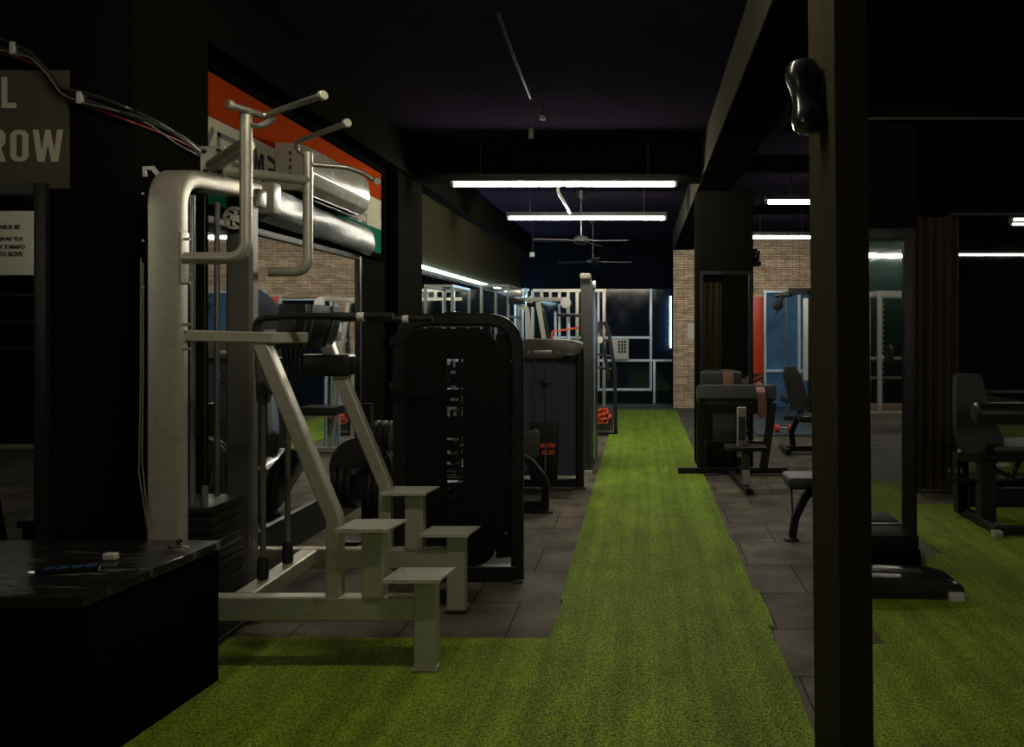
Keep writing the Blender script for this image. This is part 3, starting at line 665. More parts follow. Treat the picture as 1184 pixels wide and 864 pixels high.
GL = {'E': [(0, 0), (1, 0), (1, .2), (.3, .2), (.3, .4), (.9, .4), (.9, .6), (.3, .6), (.3, .8), (1, .8), (1, 1), (0, 1)],
      'F': [(0, 0), (.3, 0), (.3, .4), (.9, .4), (.9, .6), (.3, .6), (.3, .8), (1, .8), (1, 1), (0, 1)],
      'L': [(0, 0), (1, 0), (1, .2), (.3, .2), (.3, 1), (0, 1)], 'I': [(.3, 0), (.7, 0), (.7, 1), (.3, 1)],
      'T': [(.36, 0), (.66, 0), (.66, .8), (1, .8), (1, 1), (0, 1), (0, .8), (.36, .8)],
      'N': [(0, 0), (.27, 0), (.27, .55), (.73, 0), (1, 0), (1, 1), (.73, 1), (.73, .45), (.27, 1), (0, 1)],
      'S': [(0, 0), (1, 0), (1, .6), (.3, .6), (.3, .8), (1, .8), (1, 1), (0, 1), (0, .4), (.7, .4), (.7, .2), (0, .2)]}
def cut(word, z_top, length):
    n = len(word); lw = length/(n-.22*1); mb = MB()
    for k, ch in enumerate(word):
        mb.prism([(-1.105+v*.090, z_top-(k*lw+u*lw*.78)) for u, v in GL[ch]], 'y', YE-.05, YE+.05)
    c = mb.build('cutter', 'blackm', E); bpy.context.view_layer.update()
    md = pan.modifiers.new('cut', 'BOOLEAN'); md.operation = 'DIFFERENCE'; md.solver = 'EXACT'; md.object = c
    bpy.context.view_layer.update()
    nm = bpy.data.meshes.new_from_object(pan.evaluated_get(bpy.context.evaluated_depsgraph_get()))
    pan.modifiers.clear(); pan.data = nm; nm.polygons.foreach_set('use_smooth', [False]*len(nm.polygons)); bpy.data.objects.remove(c)
E.location = E.location; bpy.context.view_layer.update()
cut('ELITE', P(0, 415, YE).z, .325); cut('FITNESS', P(0, 506, YE).z, .41)
m = MB(); m.prism([(-.825, YE-.004), (-.735, YE+.03), (-.735, YE+.24), (-.745, YE+.24), (-.745, YE+.036), (-.83, YE+.004)], 'z', .13, 1.40); m.build('side_shroud', 'shroud', E)
m = MB(); m.prism([(-1.335, YE-.004), (-1.335, YE+.24), (-1.327, YE+.24), (-1.327, YE+.004)], 'z', .09, 1.33); m.build('side_shroud', 'shroud', E)
m = MB(); m.box(-1.235, -.905, YE-.006, YE+.03, 1.442, 1.468, .004); m.build('top_strip', 'steeld', E)
m = MB(); m.box(-.905, -.86, YE-.01, YE+.05, 1.40, 1.475, .014); m.box(-1.12, -1.03, YE-.02, YE+.02, 1.515, 1.53, .003); split_build(m, 'top_bracket', 'blackg', E)
for X_ in (-1.20, -1.06): MB().cyl((X_, YE+.12, .06), (X_, YE+.12, 1.46), .011, 12).build('chrome_rod', 'chrome', E)
for i in range(15): MB().box(-1.27, -.99, YE+.07, YE+.17, .10+i*.030, .127+i*.030, .003).build('weight_plate', 'dgrey', E)
m = MB(); m.bar([(xl, YE, .05), (xr, YE, .05)], .06, .08); m.bar([(-1.04, YE, .05), (-1.04, YE+1.1, .05)], .06, .08); m.build('base_frame', 'blackm', E)
for z in (1.36, 1.10): MB().cyl((xl-.05, YE, z), (xl+.03, YE, z), .032, 20, .005).build('pivot_knob', 'blackg', E)
m = MB(); m.cyl((xr-.03, YE-.036, 1.25), (xr-.03, YE-.045, 1.25), .006, 8); m.cyl((xr-.06, YE-.03, .28), (xr-.06, YE-.04, .28), .007, 8); split_build(m, 'bolt', 'chrome', E)
# its seat side, reaching back
m = MB(); m.bar([(-1.04, YE+.30, .09), (-1.04, YE+.30, .9), (-1.04, YE+.45, 1.3)], .06, .06, up=(0, 1, 0), fil=.1); m.build('rear_mast', 'blackm', E)
MB().box(-1.20, -.88, YE+.55, YE+.95, .48, .55, .02).build('seat', 'vinyl', E)
MB().bar([(-1.04, YE+.75, .09), (-1.04, YE+.75, .48)], .06, .06, up=(0, 1, 0)).build('seat_post', 'blackm', E)

# ------------------------------------------------------------------ plate tree and small machine between the dip machine and the mirror
T = thing('plate_tree', 'dark rack loaded with black weight plates behind the silver machine', 'weight rack', (-1.78, 5.05, 0))
m = MB(); m.bar([(-1.78, 4.8, .03), (-1.78, 5.35, .03)], .06, .05); m.bar([(-2.0, 5.05, .03), (-1.55, 5.05, .03)], .06, .05); m.bar([(-1.78, 5.05, .05), (-1.78, 5.05, .95)], .06, .06, up=(0, 1, 0)); m.build('stand', 'blackm', T)
for (sx, Yp, z, r) in ((1, 5.05, .40, .19), (1, 5.05, .72, .12), (-1, 5.05, .45, .18), (0, 4.95, .55, .20)):
    if sx:
        MB().cyl((-1.78+sx*.03, Yp, z), (-1.78+sx*.22, Yp, z), .016, 14).build('peg', 'chrome', T)
        for k in range(3):
            x0 = -1.78+sx*(.05+k*.045); MB().lathe([(.018, 0), (r*.45, .0), (r*.5, .006), (r*.85, .006), (r*.9, 0), (r-.005, 0), (r, .008), (r, .026), (r-.005, .034), (r*.5, .034), (.018, .034)], (x0, Yp, z), (sx, 0, 0), 32).build('weight_plate', 'rubber', T)
    else:
        MB().cyl((-1.78, 5.03, z), (-1.78, 4.80, z), .016, 14).build('peg', 'chrome', T)
        for k in range(2):
            MB().lathe([(.018, 0), (r*.45, .0), (r*.5, .006), (r*.85, .006), (r*.9, 0), (r-.005, 0), (r, .008), (r, .026), (r-.005, .034), (r*.5, .034), (.018, .034)], (-1.78, 5.0-k*.045, z), (0, -1, 0), 32).build('weight_plate', 'rubber', T)

T = thing('leg_press', 'low black plate-loaded machine with chrome pegs left of the shrouded machine', 'gym machine', (-1.55, 5.9, 0))
m = MB(); m.bar([(-1.9, 5.75, .04), (-1.2, 5.75, .04)], .07, .06); m.bar([(-1.55, 5.6, .04), (-1.55, 6.6, .04)], .07, .06); m.bar([(-1.85, 5.75, .05), (-1.7, 6.1, .6), (-1.5, 6.5, .85)], .06, .06, up=(0, 1, 0), fil=.1); m.bar([(-1.25, 5.75, .05), (-1.3, 6.1, .5)], .06, .06, up=(0, 1, 0)); m.build('machine_frame', 'blackm', T)
MB().prism([(5.7, .10), (6.0, .05), (6.5, .3), (6.45, .42), (6.1, .50), (5.8, .38)], 'x', -1.80, -1.70, .02).build('side_cover', 'blackg', T)
for z, yy in ((.62, 5.7), (.52, 5.74), (.40, 5.72), (.36, 5.72)):
    MB().cyl((-1.45, yy, z), (-1.28, yy-.05, z), .018, 12, .004).build('peg', 'chrome', T)
MB().bar([(-1.38, 5.73, .05), (-1.38, 5.73, .8)], .05, .05, up=(0, 1, 0)).build('peg_post', 'blackm', T)

# ------------------------------------------------------------------ navy shrouded machine
N2 = thing('weight_stack_machine', 'navy-panelled weight machine with silver console top and orange numbers', 'gym machine', (-.86, 7.1, 0))
YM = 7.0
m = MB(); m.bar([(-.555, YM, .01), (-.555, YM, 1.30)], .07, .10, up=(0, 1, 0), ch=.02); m.bar([(-1.19, YM, .01), (-1.19, YM, 1.30)], .07, .10, up=(0, 1, 0), ch=.02); m.bar([(-1.19, YM, .05), (-.555, YM, .05)], .07, .07); split_build(m, 'side_frame', 'blackm', N2)
MB().box(-.61, -.50, YM-.07, YM+.07, 0, .02, .005).build('foot_plate', 'dgrey', N2)
MB().box(-1.155, -.59, YM+.03, YM+.04, .11, 1.20).build('back_panel', 'navy', N2)
m = MB(); m.prism([(-1.20, 1.17), (-.64, 1.17), (-.60, 1.21), (-.545, 1.21), (-.52, 1.26), (-.53, 1.31), (-.62, 1.335), (-.80, 1.345), (-1.0, 1.345), (-1.20, 1.325)], 'y', YM-.10, YM+.12, .014); con = m.build('console_top', 'steeld', N2)
m = MB()
for x, r in ((-1.06, .018), (-1.00, .018), (-.74, .016)): m.cyl((x, YM-.10, 1.225), (x, YM-.118, 1.225), r, 16, .003)
m.box(-.96, -.80, YM-.112, YM-.10, 1.205, 1.245, .003); split_build(m, 'dial', 'steel', con)
m = MB(); m.prism([(-.72, 1.165), (-.57, 1.165), (-.60, 1.215), (-.68, 1.215)], 'y', YM-.112, YM-.09, .004); m.build('console_corner', 'blackg', N2)
for x in (-.965, -.785): MB().cyl((x, YM-.03, .5), (x, YM-.03, 1.17), .009, 10).build('chrome_rod', 'chrome', N2)
MB().cyl((-.872, YM-.03, .6), (-.872, YM-.03, 1.17), .004, 6).build('pull_cable', 'cable', N2)
MB().ball((-.872, YM-.045, .955), .044, (1, .18, .45)).build('oval_badge', 'blackg', N2)
m = MB(); m.box(-.995, -.755, YM-.06, YM+.0, .09, .595, .006); m.build('stack_guard', 'blackm', N2)
for i in range(6): MB().box(-.975, -.775, YM-.05, YM+.02, .60+i*.0, .605).bm.free()
a = P(624.5, 518, YM-.065); text('label_print', '00 1990', .042, Matrix.Translation(a) @ FACE_CAM, 'oranget', N2, .136, .002)
a = P(624.5, 526, YM-.065); text('label_print', '00.1.327', .042, Matrix.Translation(a) @ FACE_CAM, 'oranget', N2, .136, .002)
MB().cyl((-.86, YM-.06, .16), (-.86, YM-.06, .42), .008, 8).build('selector_cord', 'chrome', N2)
MB().ball((-.92, YM-.10, .35), .03, (1.2, 1, .8)).build('knob', 'blackg', N2)
# curved front leg of the machine
m = MB(); m.bar([(-.76, 6.1, .01), (-.75, 6.1, .24), (-.88, 6.1, .40), (-1.10, 6.1, .50)], .06, .075, fil=.15, up=(0, 1, 0), ch=.01, n=8); m.build('curved_leg', 'blackm', N2)
m = MB(); m.bar([(-1.15, 6.1, .05), (-.75, 6.1, .05)], .06, .08); m.bar([(-1.1, 6.1, .05), (-1.1, 6.98, .05)], .06, .08); m.build('base_bar', 'blackm', N2)
MB().box(-.80, -.69, 6.05, 6.15, 0, .014, .004).build('foot_plate', 'dgrey', N2)
MB().prism([(-1.10, .50), (-.98, .57), (-.86, .62), (-.83, .60), (-.84, .40), (-.95, .34), (-1.1, .38)], 'y', 6.3, 6.34, .008).build('guard_plate', 'dgrey', N2)

# ------------------------------------------------------------------ tall dark cable tower
C = thing('cable_tower', 'tall dark grey cable tower with white cap beside the turf', 'gym machine', (-.54, 8.2, 0))
m = MB(); m.box(-.605, -.498, 7.7, 7.82, .03, 1.93, .012); m.build('front_column', 'dgrey', C)
m = MB(); m.prism([(7.84, .05), (8.85, .05), (8.85, 1.55), (8.3, 1.80), (7.84, 1.92)], 'x', -.60, -.50, .01); m.build('rear_cover', 'blackm', C)
MB().box(-.61, -.503, 7.67, 7.80, 1.925, 1.985, .02, seg=3).build('top_cap', 'cream', C)
MB().box(-.565, -.49, 7.66, 7.74, .0, .035, .004).build('foot_cap', 'white', C)
MB().cyl((-.50, 7.95, 1.88), (-.47, 7.95, 1.88), .05, 24, .006).build('pulley', 'winframe', C)
m = MB(); m.bar([(-.55, 7.8, .03), (-.55, 8.85, .03)], .09, .05); m.build('base_bar', 'blackm', C)
MB().cyl((-.485, 7.98, .1), (-.485, 7.98, 1.86), .006, 8).build('pull_cable', 'winframe', C)

# ------------------------------------------------------------------ ladder-topped power rack, far
R_ = thing('power_rack', 'silver power rack with a ladder top standing before the far window', 'power rack', (-1.1, 12.2, 0))
Yr = 12.0; X12 = lambda x: (x-742)*Yr/900
zt = H-(336-381)*Yr/900; zb = H-(346-381)*Yr/900
m = MB(); m.bar([(X12(616), Yr, zt), (X12(701), Yr, zt)], .05, .05); m.build('top_beam', 'steel', R_)
m = MB(); m.bar([(X12(606), Yr-.02, zb), (X12(656), Yr-.02, zb)], .05, .05); m.build('lower_beam', 'steel', R_)
for x in (616, 626.5, 636.5, 647, 657): MB().bar([(X12(x), Yr, zb), (X12(x), Yr, zt)], .045, .04, up=(0, 1, 0)).build('rung', 'steel', R_)
for x in (667.5, 698.5): MB().bar([(X12(x), Yr, 0), (X12(x), Yr, zt)], .05, .05, up=(0, 1, 0)).build('upright', 'steel', R_)
for x in (616, 657): MB().bar([(X12(x), Yr, 0), (X12(x), Yr, zb)], .05, .05, up=(0, 1, 0)).build('upright', 'steel', R_)
MB().bar([(X12(616), Yr, .9), (X12(657), Yr, .9)], .04, .04).build('cross_bar', 'steel', R_)
R_ = thing('power_rack', 'second silver rack standing close to the left mirror wall', 'power rack', (-1.9, 11.0, 0))
Yr = 10.4
for x, y_ in ((-1.75, 10.2), (-1.75, 11.2), (-2.1, 10.2), (-2.1, 11.2)): MB().bar([(x, y_, 0), (x, y_, 2.0)], .036, .036, up=(0, 1, 0)).build('upright', 'steeld', R_)
m = MB(); m.bar([(-1.75, 10.2, 2.0), (-1.75, 11.2, 2.0), (-2.1, 11.2, 2.0), (-2.1, 10.2, 2.0), (-1.75, 10.2, 2.0)], .04, .04); m.build('top_beam', 'steeld', R_)
for z in (1.0, 1.35, 1.6): MB().bar([(-1.75, 10.2, z), (-1.75, 11.2, z)], .03, .03).build('cross_bar', 'steeld', R_)

# lever machine in front of it
L = thing('lever_machine', 'plate-loaded lever machine with white round counterweight and dark curved arms', 'gym machine', (-1.1, 9.2, 0))
Yl = 9.0; Pl = lambda x, y, d=0: P(x, y, Yl+d)
m = MB(); m.bar([Pl(607, 346.5), Pl(656, 346)], .045, .045); m.build('lever_arm', 'steel', L)
MB().cyl(Pl(654.5, 350.5)+Vector((0, -.05, 0)), Pl(654.5, 350.5)+Vector((0, -.02, 0)), .062, 28, .006).build('counterweight', 'white', L)
m = MB(); m.box(Pl(590, 0).x, Pl(604, 0).x, Yl-.1, Yl+.1, Pl(0, 343).z, Pl(0, 338).z+.02, .02); m.cyl(Pl(607, 341), Pl(607, 333), .012); m.build('pivot_block', 'steel', L)
m = MB(); m.box(Pl(589, 0).x, Pl(606, 0).x, Yl-.08, Yl+.08, Pl(0, 352).z, Pl(0, 344).z, .015); m.build('pivot_housing', 'blackg', L)
for pts in ([(617, 349), (624, 362), (629, 372), (631, 392)], [(609, 352), (622, 352), (628, 362), (634, 395)]):
    MB().tube([Pl(*p, .1) for p in pts], .03, 10, fil=.08).build('curved_arm', 'blackm', L)
for pts in ([(600, 355), (609, 356), (614, 398)], [(622, 350), (630, 398)]):
    MB().bar([Pl(*p) for p in pts], .05, .05, up=(0, 1, 0), fil=.04).build('slanted_post', 'silver', L)
m = MB(); m.bar([(Pl(612, 0).x, Yl, .04), (Pl(668, 0).x, Yl, .04)], .07, .06); m.bar([Pl(614, 398), (Pl(618, 0).x, Yl, .04)], .05, .05, up=(0, 1, 0)); m.bar([Pl(630, 398), (Pl(645, 0).x, Yl, .04)], .05, .05, up=(0, 1, 0)); m.build('base_frame', 'silver', L)
for x, y0 in ((646.5, 352), (657.5, 356), (642, 360)):
    MB().bar([(Pl(x, 0).x, Yl+.2, 0.0), Pl(x, y0, .2)], .026, .026, up=(0, 1, 0)).build('rear_post', 'winframe', L)
m = MB(); m.tube([Pl(644, 364, .1), Pl(672, 365, .1)], .02, 8); m.build('barbell_rest', 'blackm', L)
o = MB().bar([Pl(638.5, 391, -.1), Pl(638.5, 383.5, -.1), Pl(670, 379, -.1)], .022, .022, up=(0, 1, 0), fil=.02).build('red_handle', 'red', L)
MB().box(Pl(630, 0).x, Pl(672, 0).x, Yl-.2, Yl+.1, .45, .55, .02).build('seat', 'vinyl', L)

# black A-frame rack beside the turf
A = thing('storage_rack', 'slim black slanted rack standing at the turf edge near the far window', 'rack', (-.46, 10.5, 0))
Pa = lambda x, y, d=0: P(x, y, 10.5+d)
m = MB(); m.bar([Pa(712, 503), Pa(711, 430), Pa(704, 385), Pa(699, 372)], .05, .05, up=(0, 1, 0), fil=.1); m.bar([Pa(692, 372), Pa(703, 430), Pa(704, 440)], .045, .045, up=(0, 1, 0)); m.build('side_frame', 'blackm', A)
m = MB(); m.bar([Pa(684, 502), Pa(712, 502)], .05, .05); m.bar([Pa(686, 503), Pa(690, 375), Pa(700, 374)], .05, .05, up=(0, 1, 0), fil=.05); m.build('back_frame', 'blackm', A)
for y_ in (392, 410, 425): MB().tube([Pa(691, y_), Pa(707, y_+2)], .018, 8).build('cross_bar', 'blackm', A)
MB().cyl(Pa(693, 393, -.05), Pa(693, 393), .05, 20, .004).build('white_disc', 'white', A)
m = MB(); m.box(Pa(689, 0).x, Pa(709, 0).x, 10.49, 10.52, .06, Pa(0, 470).z); m.build('lower_panel', 'dgrey', A)
o = MB()
random.seed(3)
for i in range(9):
    c = P(692+random.random()*9, 474+random.random()*15, 10.42); pts = []
    for k in range(10): a = k/9*2*PI*.9+i; pts.append(c+Vector((.06*math.cos(a), .03*math.sin(a*2), .035*math.sin(a))))
    o.tube(pts, .012, 6)
o = o.build('resistance_bands', 'red', off=P(697, 490, 10.42)); tag(o, 'tangle of orange-red exercise bands hanging low on the slim black rack', 'exercise bands')

# air vent unit in the far window
th = thing('window_air_conditioner', 'small white panel unit with a dark grille set in the far window', 'air conditioner', P(717, 415, 14.7))
MB().box(X(708), X(727), 14.6, 14.80, Zf(415), Zf(392), .01).build('body', 'white', th)
m = MB()
for i in range(3):
    for j in range(4): m.box(X(715)+i*.055, X(715)+i*.055+.04, 14.588, 14.60, Zf(408)+j*.062, Zf(408)+j*.062+.05)
m.build('grille', 'ink', th)
o = MB().box((795-742)*14.1/900, (803-742)*14.1/900, 14.085, 14.10, H+(381-392)*14.1/900, H+(381-374)*14.1/900, .002).build('paper_notice', 'paper', off=(.9, 14.09, 1.4)); tag(o, 'small pale paper notice on the brick column', 'notice')

# ------------------------------------------------------------------ fans, ceiling fittings
def fan(cx, cy, z, r, angs, label):
    F = thing('ceiling_fan', label, 'ceiling fan', (cx, cy, ZC), 'ceiling fans')
    MB().cyl((cx, cy, z), (cx, cy, ZC-.04), .012, 10).build('rod', 'fan', F)
    MB().lathe([(.0, 0), (.03, 0), (.055, .05), (.06, .10), (0, .10)], (cx, cy, ZC-.10), (0, 0, 1), 20).build('canopy', 'fan', F)
    MB().lathe([(0, -.07), (.05, -.065), (.10, -.03), (.105, .0), (.08, .03), (.03, .05), (0, .05)], (cx, cy, z), (0, 0, 1), 28).build('motor', 'fan', F)
    for a in angs:
        R3 = Matrix.Rotation(a, 3, 'Z'); m = MB()
        pts = [(.16, -.05), (r, -.065), (r+.01, 0), (r, .065), (.16, .05)]
        v = [m.bm.verts.new(Vector((cx, cy, z-.02))+R3 @ (Matrix.Rotation(.18, 3, 'X') @ Vector((x, y, 0)))) for x, y in pts]
        v2 = [m.bm.verts.new(Vector((cx, cy, z-.014))+R3 @ (Matrix.Rotation(.18, 3, 'X') @ Vector((x, y, 0)))) for x, y in pts]
        m.bm.faces.new(v); m.bm.faces.new(v2[::-1])
        for i in range(5): m.bm.faces.new((v[i], v[(i+1) % 5], v2[(i+1) % 5], v2[i]))
        bl = m.build('blade', 'fan', F)
        MB().bar([Vector((cx, cy, z-.01))+R3 @ Vector((.08, 0, 0)), Vector((cx, cy, z-.015))+R3 @ Vector((.22, 0, 0))], .05, .008, ch=.001).build('blade_arm', 'fan', bl)
p = P(672, 277, 9.95); fan(p.x, p.y, p.z, .60, (PI+.08, -.12, 1.25), 'nearer ceiling fan with its rod crossing the second tube light')
p = P(685.5, 301.5, 12.4); fan(p.x, p.y, p.z, .62, (PI-.45, PI+1.7, .06), 'smaller-looking farther ceiling fan over the aisle')
th = thing('ceiling_conduit', 'thin twin cables hanging from the ceiling above the aisle with a bulb socket', 'cable', P(613, 150, 5.6))
a, b, c = P(566, 0, 4.15), P(613, 115, 5.6), P(614, 152, 5.6)
for dx in (0, .012): MB().tube([a+Vector((dx, 0, .04)), (a*.5+b*.5)+Vector((dx, 0, .0)), b+Vector((dx*.5, 0, 0)), c], .0028, 6).build('cable', 'cable', th)
MB().cyl(b+Vector((0, 0, .2)), b, .003, 6).build('hanger', 'fan', th)
MB().cyl(c+Vector((0, 0, .02)), c-Vector((0, 0, .05)), .018, 14, .004).build('socket', 'cablew', th)
p = P(627.5, 136, 6.1); o = MB().ball(p, .024).build('sensor', 'cream', off=p); tag(o, 'small round cream ceiling detector beside the hanging socket', 'detector')
MB().cyl(p, (p.x, p.y, ZC), .006, 8).build('stem', 'blackm', o)
th = thing('flex_conduit', 'short pale flexible conduit hanging down to the second tube light', 'conduit', P(650, 226, 8.4))
q0 = P(645, 222, 8.4); MB().tube([(q0.x, q0.y-.05, ZC), q0, P(652, 233, 8.7), P(659, 246, 9.3)], .016, 10, fil=.1).build('conduit', 'cream', th)
p = P(615.5, 294.5, 12.5); th = thing('security_camera', 'tiny square camera mounted high on the dark far wall side', 'camera', p)
MB().box(p.x-.045, p.x+.045, p.y-.03, p.y+.05, p.z-.045, p.z+.045, .008).build('body', 'blackg', th)
MB().box(p.x-.035, p.x+.035, p.y-.034, p.y-.029, p.z-.035, p.z+.035, .002).build('face_plate', 'white', th)
MB().cyl((p.x, p.y+.02, p.z+.04), (p.x, p.y+.02, ZC), .01, 8).build('stem', 'blackm', th)

# ------------------------------------------------------------------ speakers on the pillars
def speaker(top, bot, wall_x, label):
    top, bot = Vector(top), Vector(bot); ax = bot-top; Lh = ax.length
    th = thing('wall_speaker', label, 'speaker', top, 'peanut-shaped wall speakers')
    prof = [(.0, 0), (.030, .002), (.046, .012), (.053, .032), (.052, .055), (.046, .08), (.042, .105), (.043, .13), (.050, .16), (.055, .183), (.050, .203), (.034, .214), (0, .217)]
    k = Lh/.216; MB().lathe([(r, h*k) for r, h in prof], top, ax, 32).build('body', 'blackg', th)
    MB().tube([top+ax*.18+Vector((.03, 0, 0)), (wall_x, top.y+.01, (top+ax*.15).z)], .004, 8).build('bracket_arm', 'blackm', th)
    MB().tube([top+ax*.6, (wall_x+.004, top.y+.02, (top+ax*.6).z)], .010, 8).build('bracket', 'blackm', th)
speaker(P(926, 72, 2.38), P(938, 152, 2.34), .56, 'glossy black peanut-shaped speaker on the near pillar at top right')
speaker((1.195, 8.2, 2.28), (1.205, 8.18, 2.09), 1.15, 'small black peanut-shaped speaker on the far pillar edge')

# ------------------------------------------------------------------ preacher curl benches
def preacher(dy, dx, label, small=False, strap_x=.0):
    Yb = 7.65+dy; B = thing('preacher_curl_bench', label, 'gym bench', (.9+dx, Yb, 0), 'preacher curl benches')
    q = lambda x, y, d=0: P(x, y, 7.65+d)+Vector((dx, dy, 0))
    m = MB(); m.box(q(806, 0).x, q(897, 0).x, Yb-.06, Yb+.16, .72, .87, .028, rot=Matrix.Rotation(-.25, 3, 'X'), seg=3); m.build('arm_pad', 'vinylg', B)
    for pts in ([(811, 466), (810, 500), (810.5, 548)], [(893, 466), (889, 500), (882, 546)]):
        MB().bar([q(*p) for p in pts], .075, .06, up=(0, 1, 0), fil=.1).build('side_leg', 'blackm', B)
    m = MB(); m.box(q(812, 0).x, q(893, 0).x, Yb-.02, Yb+.06, .60, .73, .01); m.build('pad_support', 'blackm', B)
    m = MB(); m.bar([(q(784, 0).x, Yb, .048), (q(910, 0).x, Yb, .048)], .07, .055); m.bar([(q(844, 0).x, Yb, .03), (.93+dx, Yb-.95, .03)], .06, .05); m.build('base_bar', 'blackm', B)
    MB().bar([(q(816, 0).x, Yb+.05, .30), (q(888, 0).x, Yb+.05, .30)], .05, .05).build('cross_bar', 'blackm', B)
    MB().box(q(816, 0).x, q(848, 0).x, Yb, Yb+.1, .09, .28, .01).build('storage_box', 'shroud', B)
    # chrome adjustable post and narrow seat
    Yp = Yb-.75
    po = MB().box(.845+dx, .925+dx, Yp-.03, Yp+.03, .30, .74, .006).build('seat_post', 'silver', B)
    MB().box(.885+dx, .955+dx, Yp-.035, Yp+.035, .04, .42, .006).build('post_sleeve', 'dgrey', B)
    MB().box(.89+dx, .952+dx, Yp-.042, Yp-.033, .06, .19, .003).build('post_sticker', 'white', B)
    m = MB(); m.box(.855+dx, .915+dx, Yp-.036, Yp-.03, .45, .66, .002); m.build('post_slot', 'dgrey', po)
    MB().box(.74+dx, 1.10+dx, Yp-.10, Yp+.12, .36, .40, .015).build('seat', 'vinyl', B)
    s = MB(); xs = q(878, 0).x
    s.bar([(xs, Yb+.17, .84), (xs+.0, Yb-.02, .886), (xs, Yb-.10, .82), (xs+.015, Yb-.09, .70), (xs+.02, Yb-.07, .57)], .085, .006, up=(0, -1, .2), fil=.03, ch=.001)
    return B, s
B, s = preacher(0, 0, 'preacher curl bench with pink strap and chrome post, in front of the far pillar')
o = s.build('strap', 'strap', off=(1.15, 7.6, .8)); tag(o, 'faded pink strap hanging over the pad of the preacher curl bench', 'strap')
B2 = thing('curl_bench', 'second padded curl bench just behind the front one, against the far pillar', 'gym bench', (.86, 7.93, 0))
y0 = 7.93
MB().box(.60, 1.02, y0-.03, y0+.06, .86, 1.0, .022, seg=3).build('arm_pad', 'vinylg', B2)
m = MB(); m.bar([(.68, y0+.02, .0), (.68, y0+.02, .87)], .07, .05, up=(0, 1, 0)); m.bar([(1.0, y0+.02, .0), (1.0, y0+.02, .87)], .05, .05, up=(0, 1, 0)); split_build(m, 'side_leg', 'blackm', B2)
MB().box(.72, .96, y0, y0+.03, .22, .58, .01).build('back_plate', 'dgrey', B2)
s = MB(); s.box(.825, .935, y0-.04, y0-.034, .855, 1.0, .001); s.box(.825, .935, y0-.04, y0+.06, 1.001, 1.006, .001)
o = s.build('strap', 'strap', off=(.88, y0, .9)); tag(o, 'short pink strap wrapped over the pad of the rear curl bench', 'strap')

# ------------------------------------------------------------------ incline bench, flat bench end
I = thing('incline_bench', 'incline bench with a tall rounded grey back pad beyond the near pillar', 'gym bench', (1.95, 9.0, 0))
q = lambda x, y, d=0: P(x, y, 8.9+d)
m = MB(); path = [q(913, 424), q(917, 450), q(925, 474)]
rings = []
for k in range(9):
    t_ = k/8; c = q(913, 424)*(1-t_)+q(926, 474)*t_; hw = .11*(1-.0*t_); e = (.55 if k == 0 else .85 if k == 1 else 1)
    rings.append([c+Vector((math.cos(a)*hw*e, math.sin(a)*.04, 0)) for a in [2*PI*i/20 for i in range(20)]])
m.loft(rings); m.build('back_pad', 'vinylg', I)
m = MB(); m.box(1.78, 2.3, 8.75, 9.05, .38, .46, .03, seg=3); m.build('seat', 'vinyl', I)
m = MB(); m.bar([q(926, 474, .1), q(915, 500, .1), (1.75, 9.0, .06)], .06, .06, up=(0, 1, 0), fil=.05); m.bar([(1.66, 8.95, .06), (2.5, 8.95, .06)], .07, .06); m.bar([(1.66, 8.8, .05), (1.66, 9.2, .05)], .07, .05); m.bar([(2.1, 8.95, .08), (2.0, 8.95, .38)], .05, .05, up=(0, 1, 0)); m.build('bench_frame', 'blackm', I)
m = MB(); m.cyl(q(926, 478), q(926, 484), .03, 12); m.build('adjuster', 'chrome', I)

Fb = thing('flat_bench', 'end of a flat bench with a grey pad poking out left of the near pillar', 'gym bench', (1.3, 5.3, 0))
MB().box(.975, 1.70, 5.15, 5.43, .385, .445, .024, seg=3).build('pad', 'vinylg', Fb)
MB().box(.985, 1.69, 5.16, 5.42, .365, .388, .006).build('pad_base', 'blackm', Fb)
MB().bar([(1.02, 5.28, .02), (1.04, 5.28, .15), (1.12, 5.28, .32), (1.25, 5.28, .36)], .05, .05, fil=.1, up=(0, 1, 0)).build('bench_leg', 'blackm', Fb)
MB().bar([(1.62, 5.28, .02), (1.62, 5.28, .36)], .05, .05, up=(0, 1, 0)).build('bench_leg', 'blackm', Fb)
MB().bar([(1.005, 5.22, .365), (1.01, 5.22, .2)], .012, .012, up=(0, 1, 0)).build('adjuster_rod', 'blackm', Fb)
m = MB(); m.lathe([(0, 0), (.055, 0), (.05, .015), (.03, .025), (0, .025)], (1.015, 5.28, 0)); m.lathe([(0, 0), (.055, 0), (.05, .015), (.03, .025), (0, .025)], (1.62, 5.28, 0)); split_build(m, 'rubber_foot', 'rubber', Fb)

# ------------------------------------------------------------------ right background: orange panel, cable machine, mat
o = MB().box(1.985, 2.20, 14.05, 14.098, H-(432-381)*14.05/900, 2.02, .004).build('orange_panel', 'orangep', off=(2.1, 14.08, 1)); tag(o, 'orange-red wall panel between brick wall and blue window', 'wall panel')
th = thing('striped_panel', 'small black panel with orange slanted stripes below the orange panel', 'wall panel', (2.1, 14.08, .3))
MB().box(1.985, 2.2, 14.06, 14.098, .1, .63).build('panel', 'ink', th)
m = MB()
for i in range(5): m.bar([(2.0, 14.055, .16+i*.09), (2.185, 14.055, .24+i*.09)], .004, .03, ch=.0005)
split_build(m, 'stripe', 'orangep', th)
o = MB().box(1.55, 3.5, 10.4, 13.9, 0, .03, .006).build('floor_mat', 'mat_blue', off=(2.2, 12, 0)); tag(o, 'blue-grey floor mat below the blue window behind the incline bench', 'floor mat')
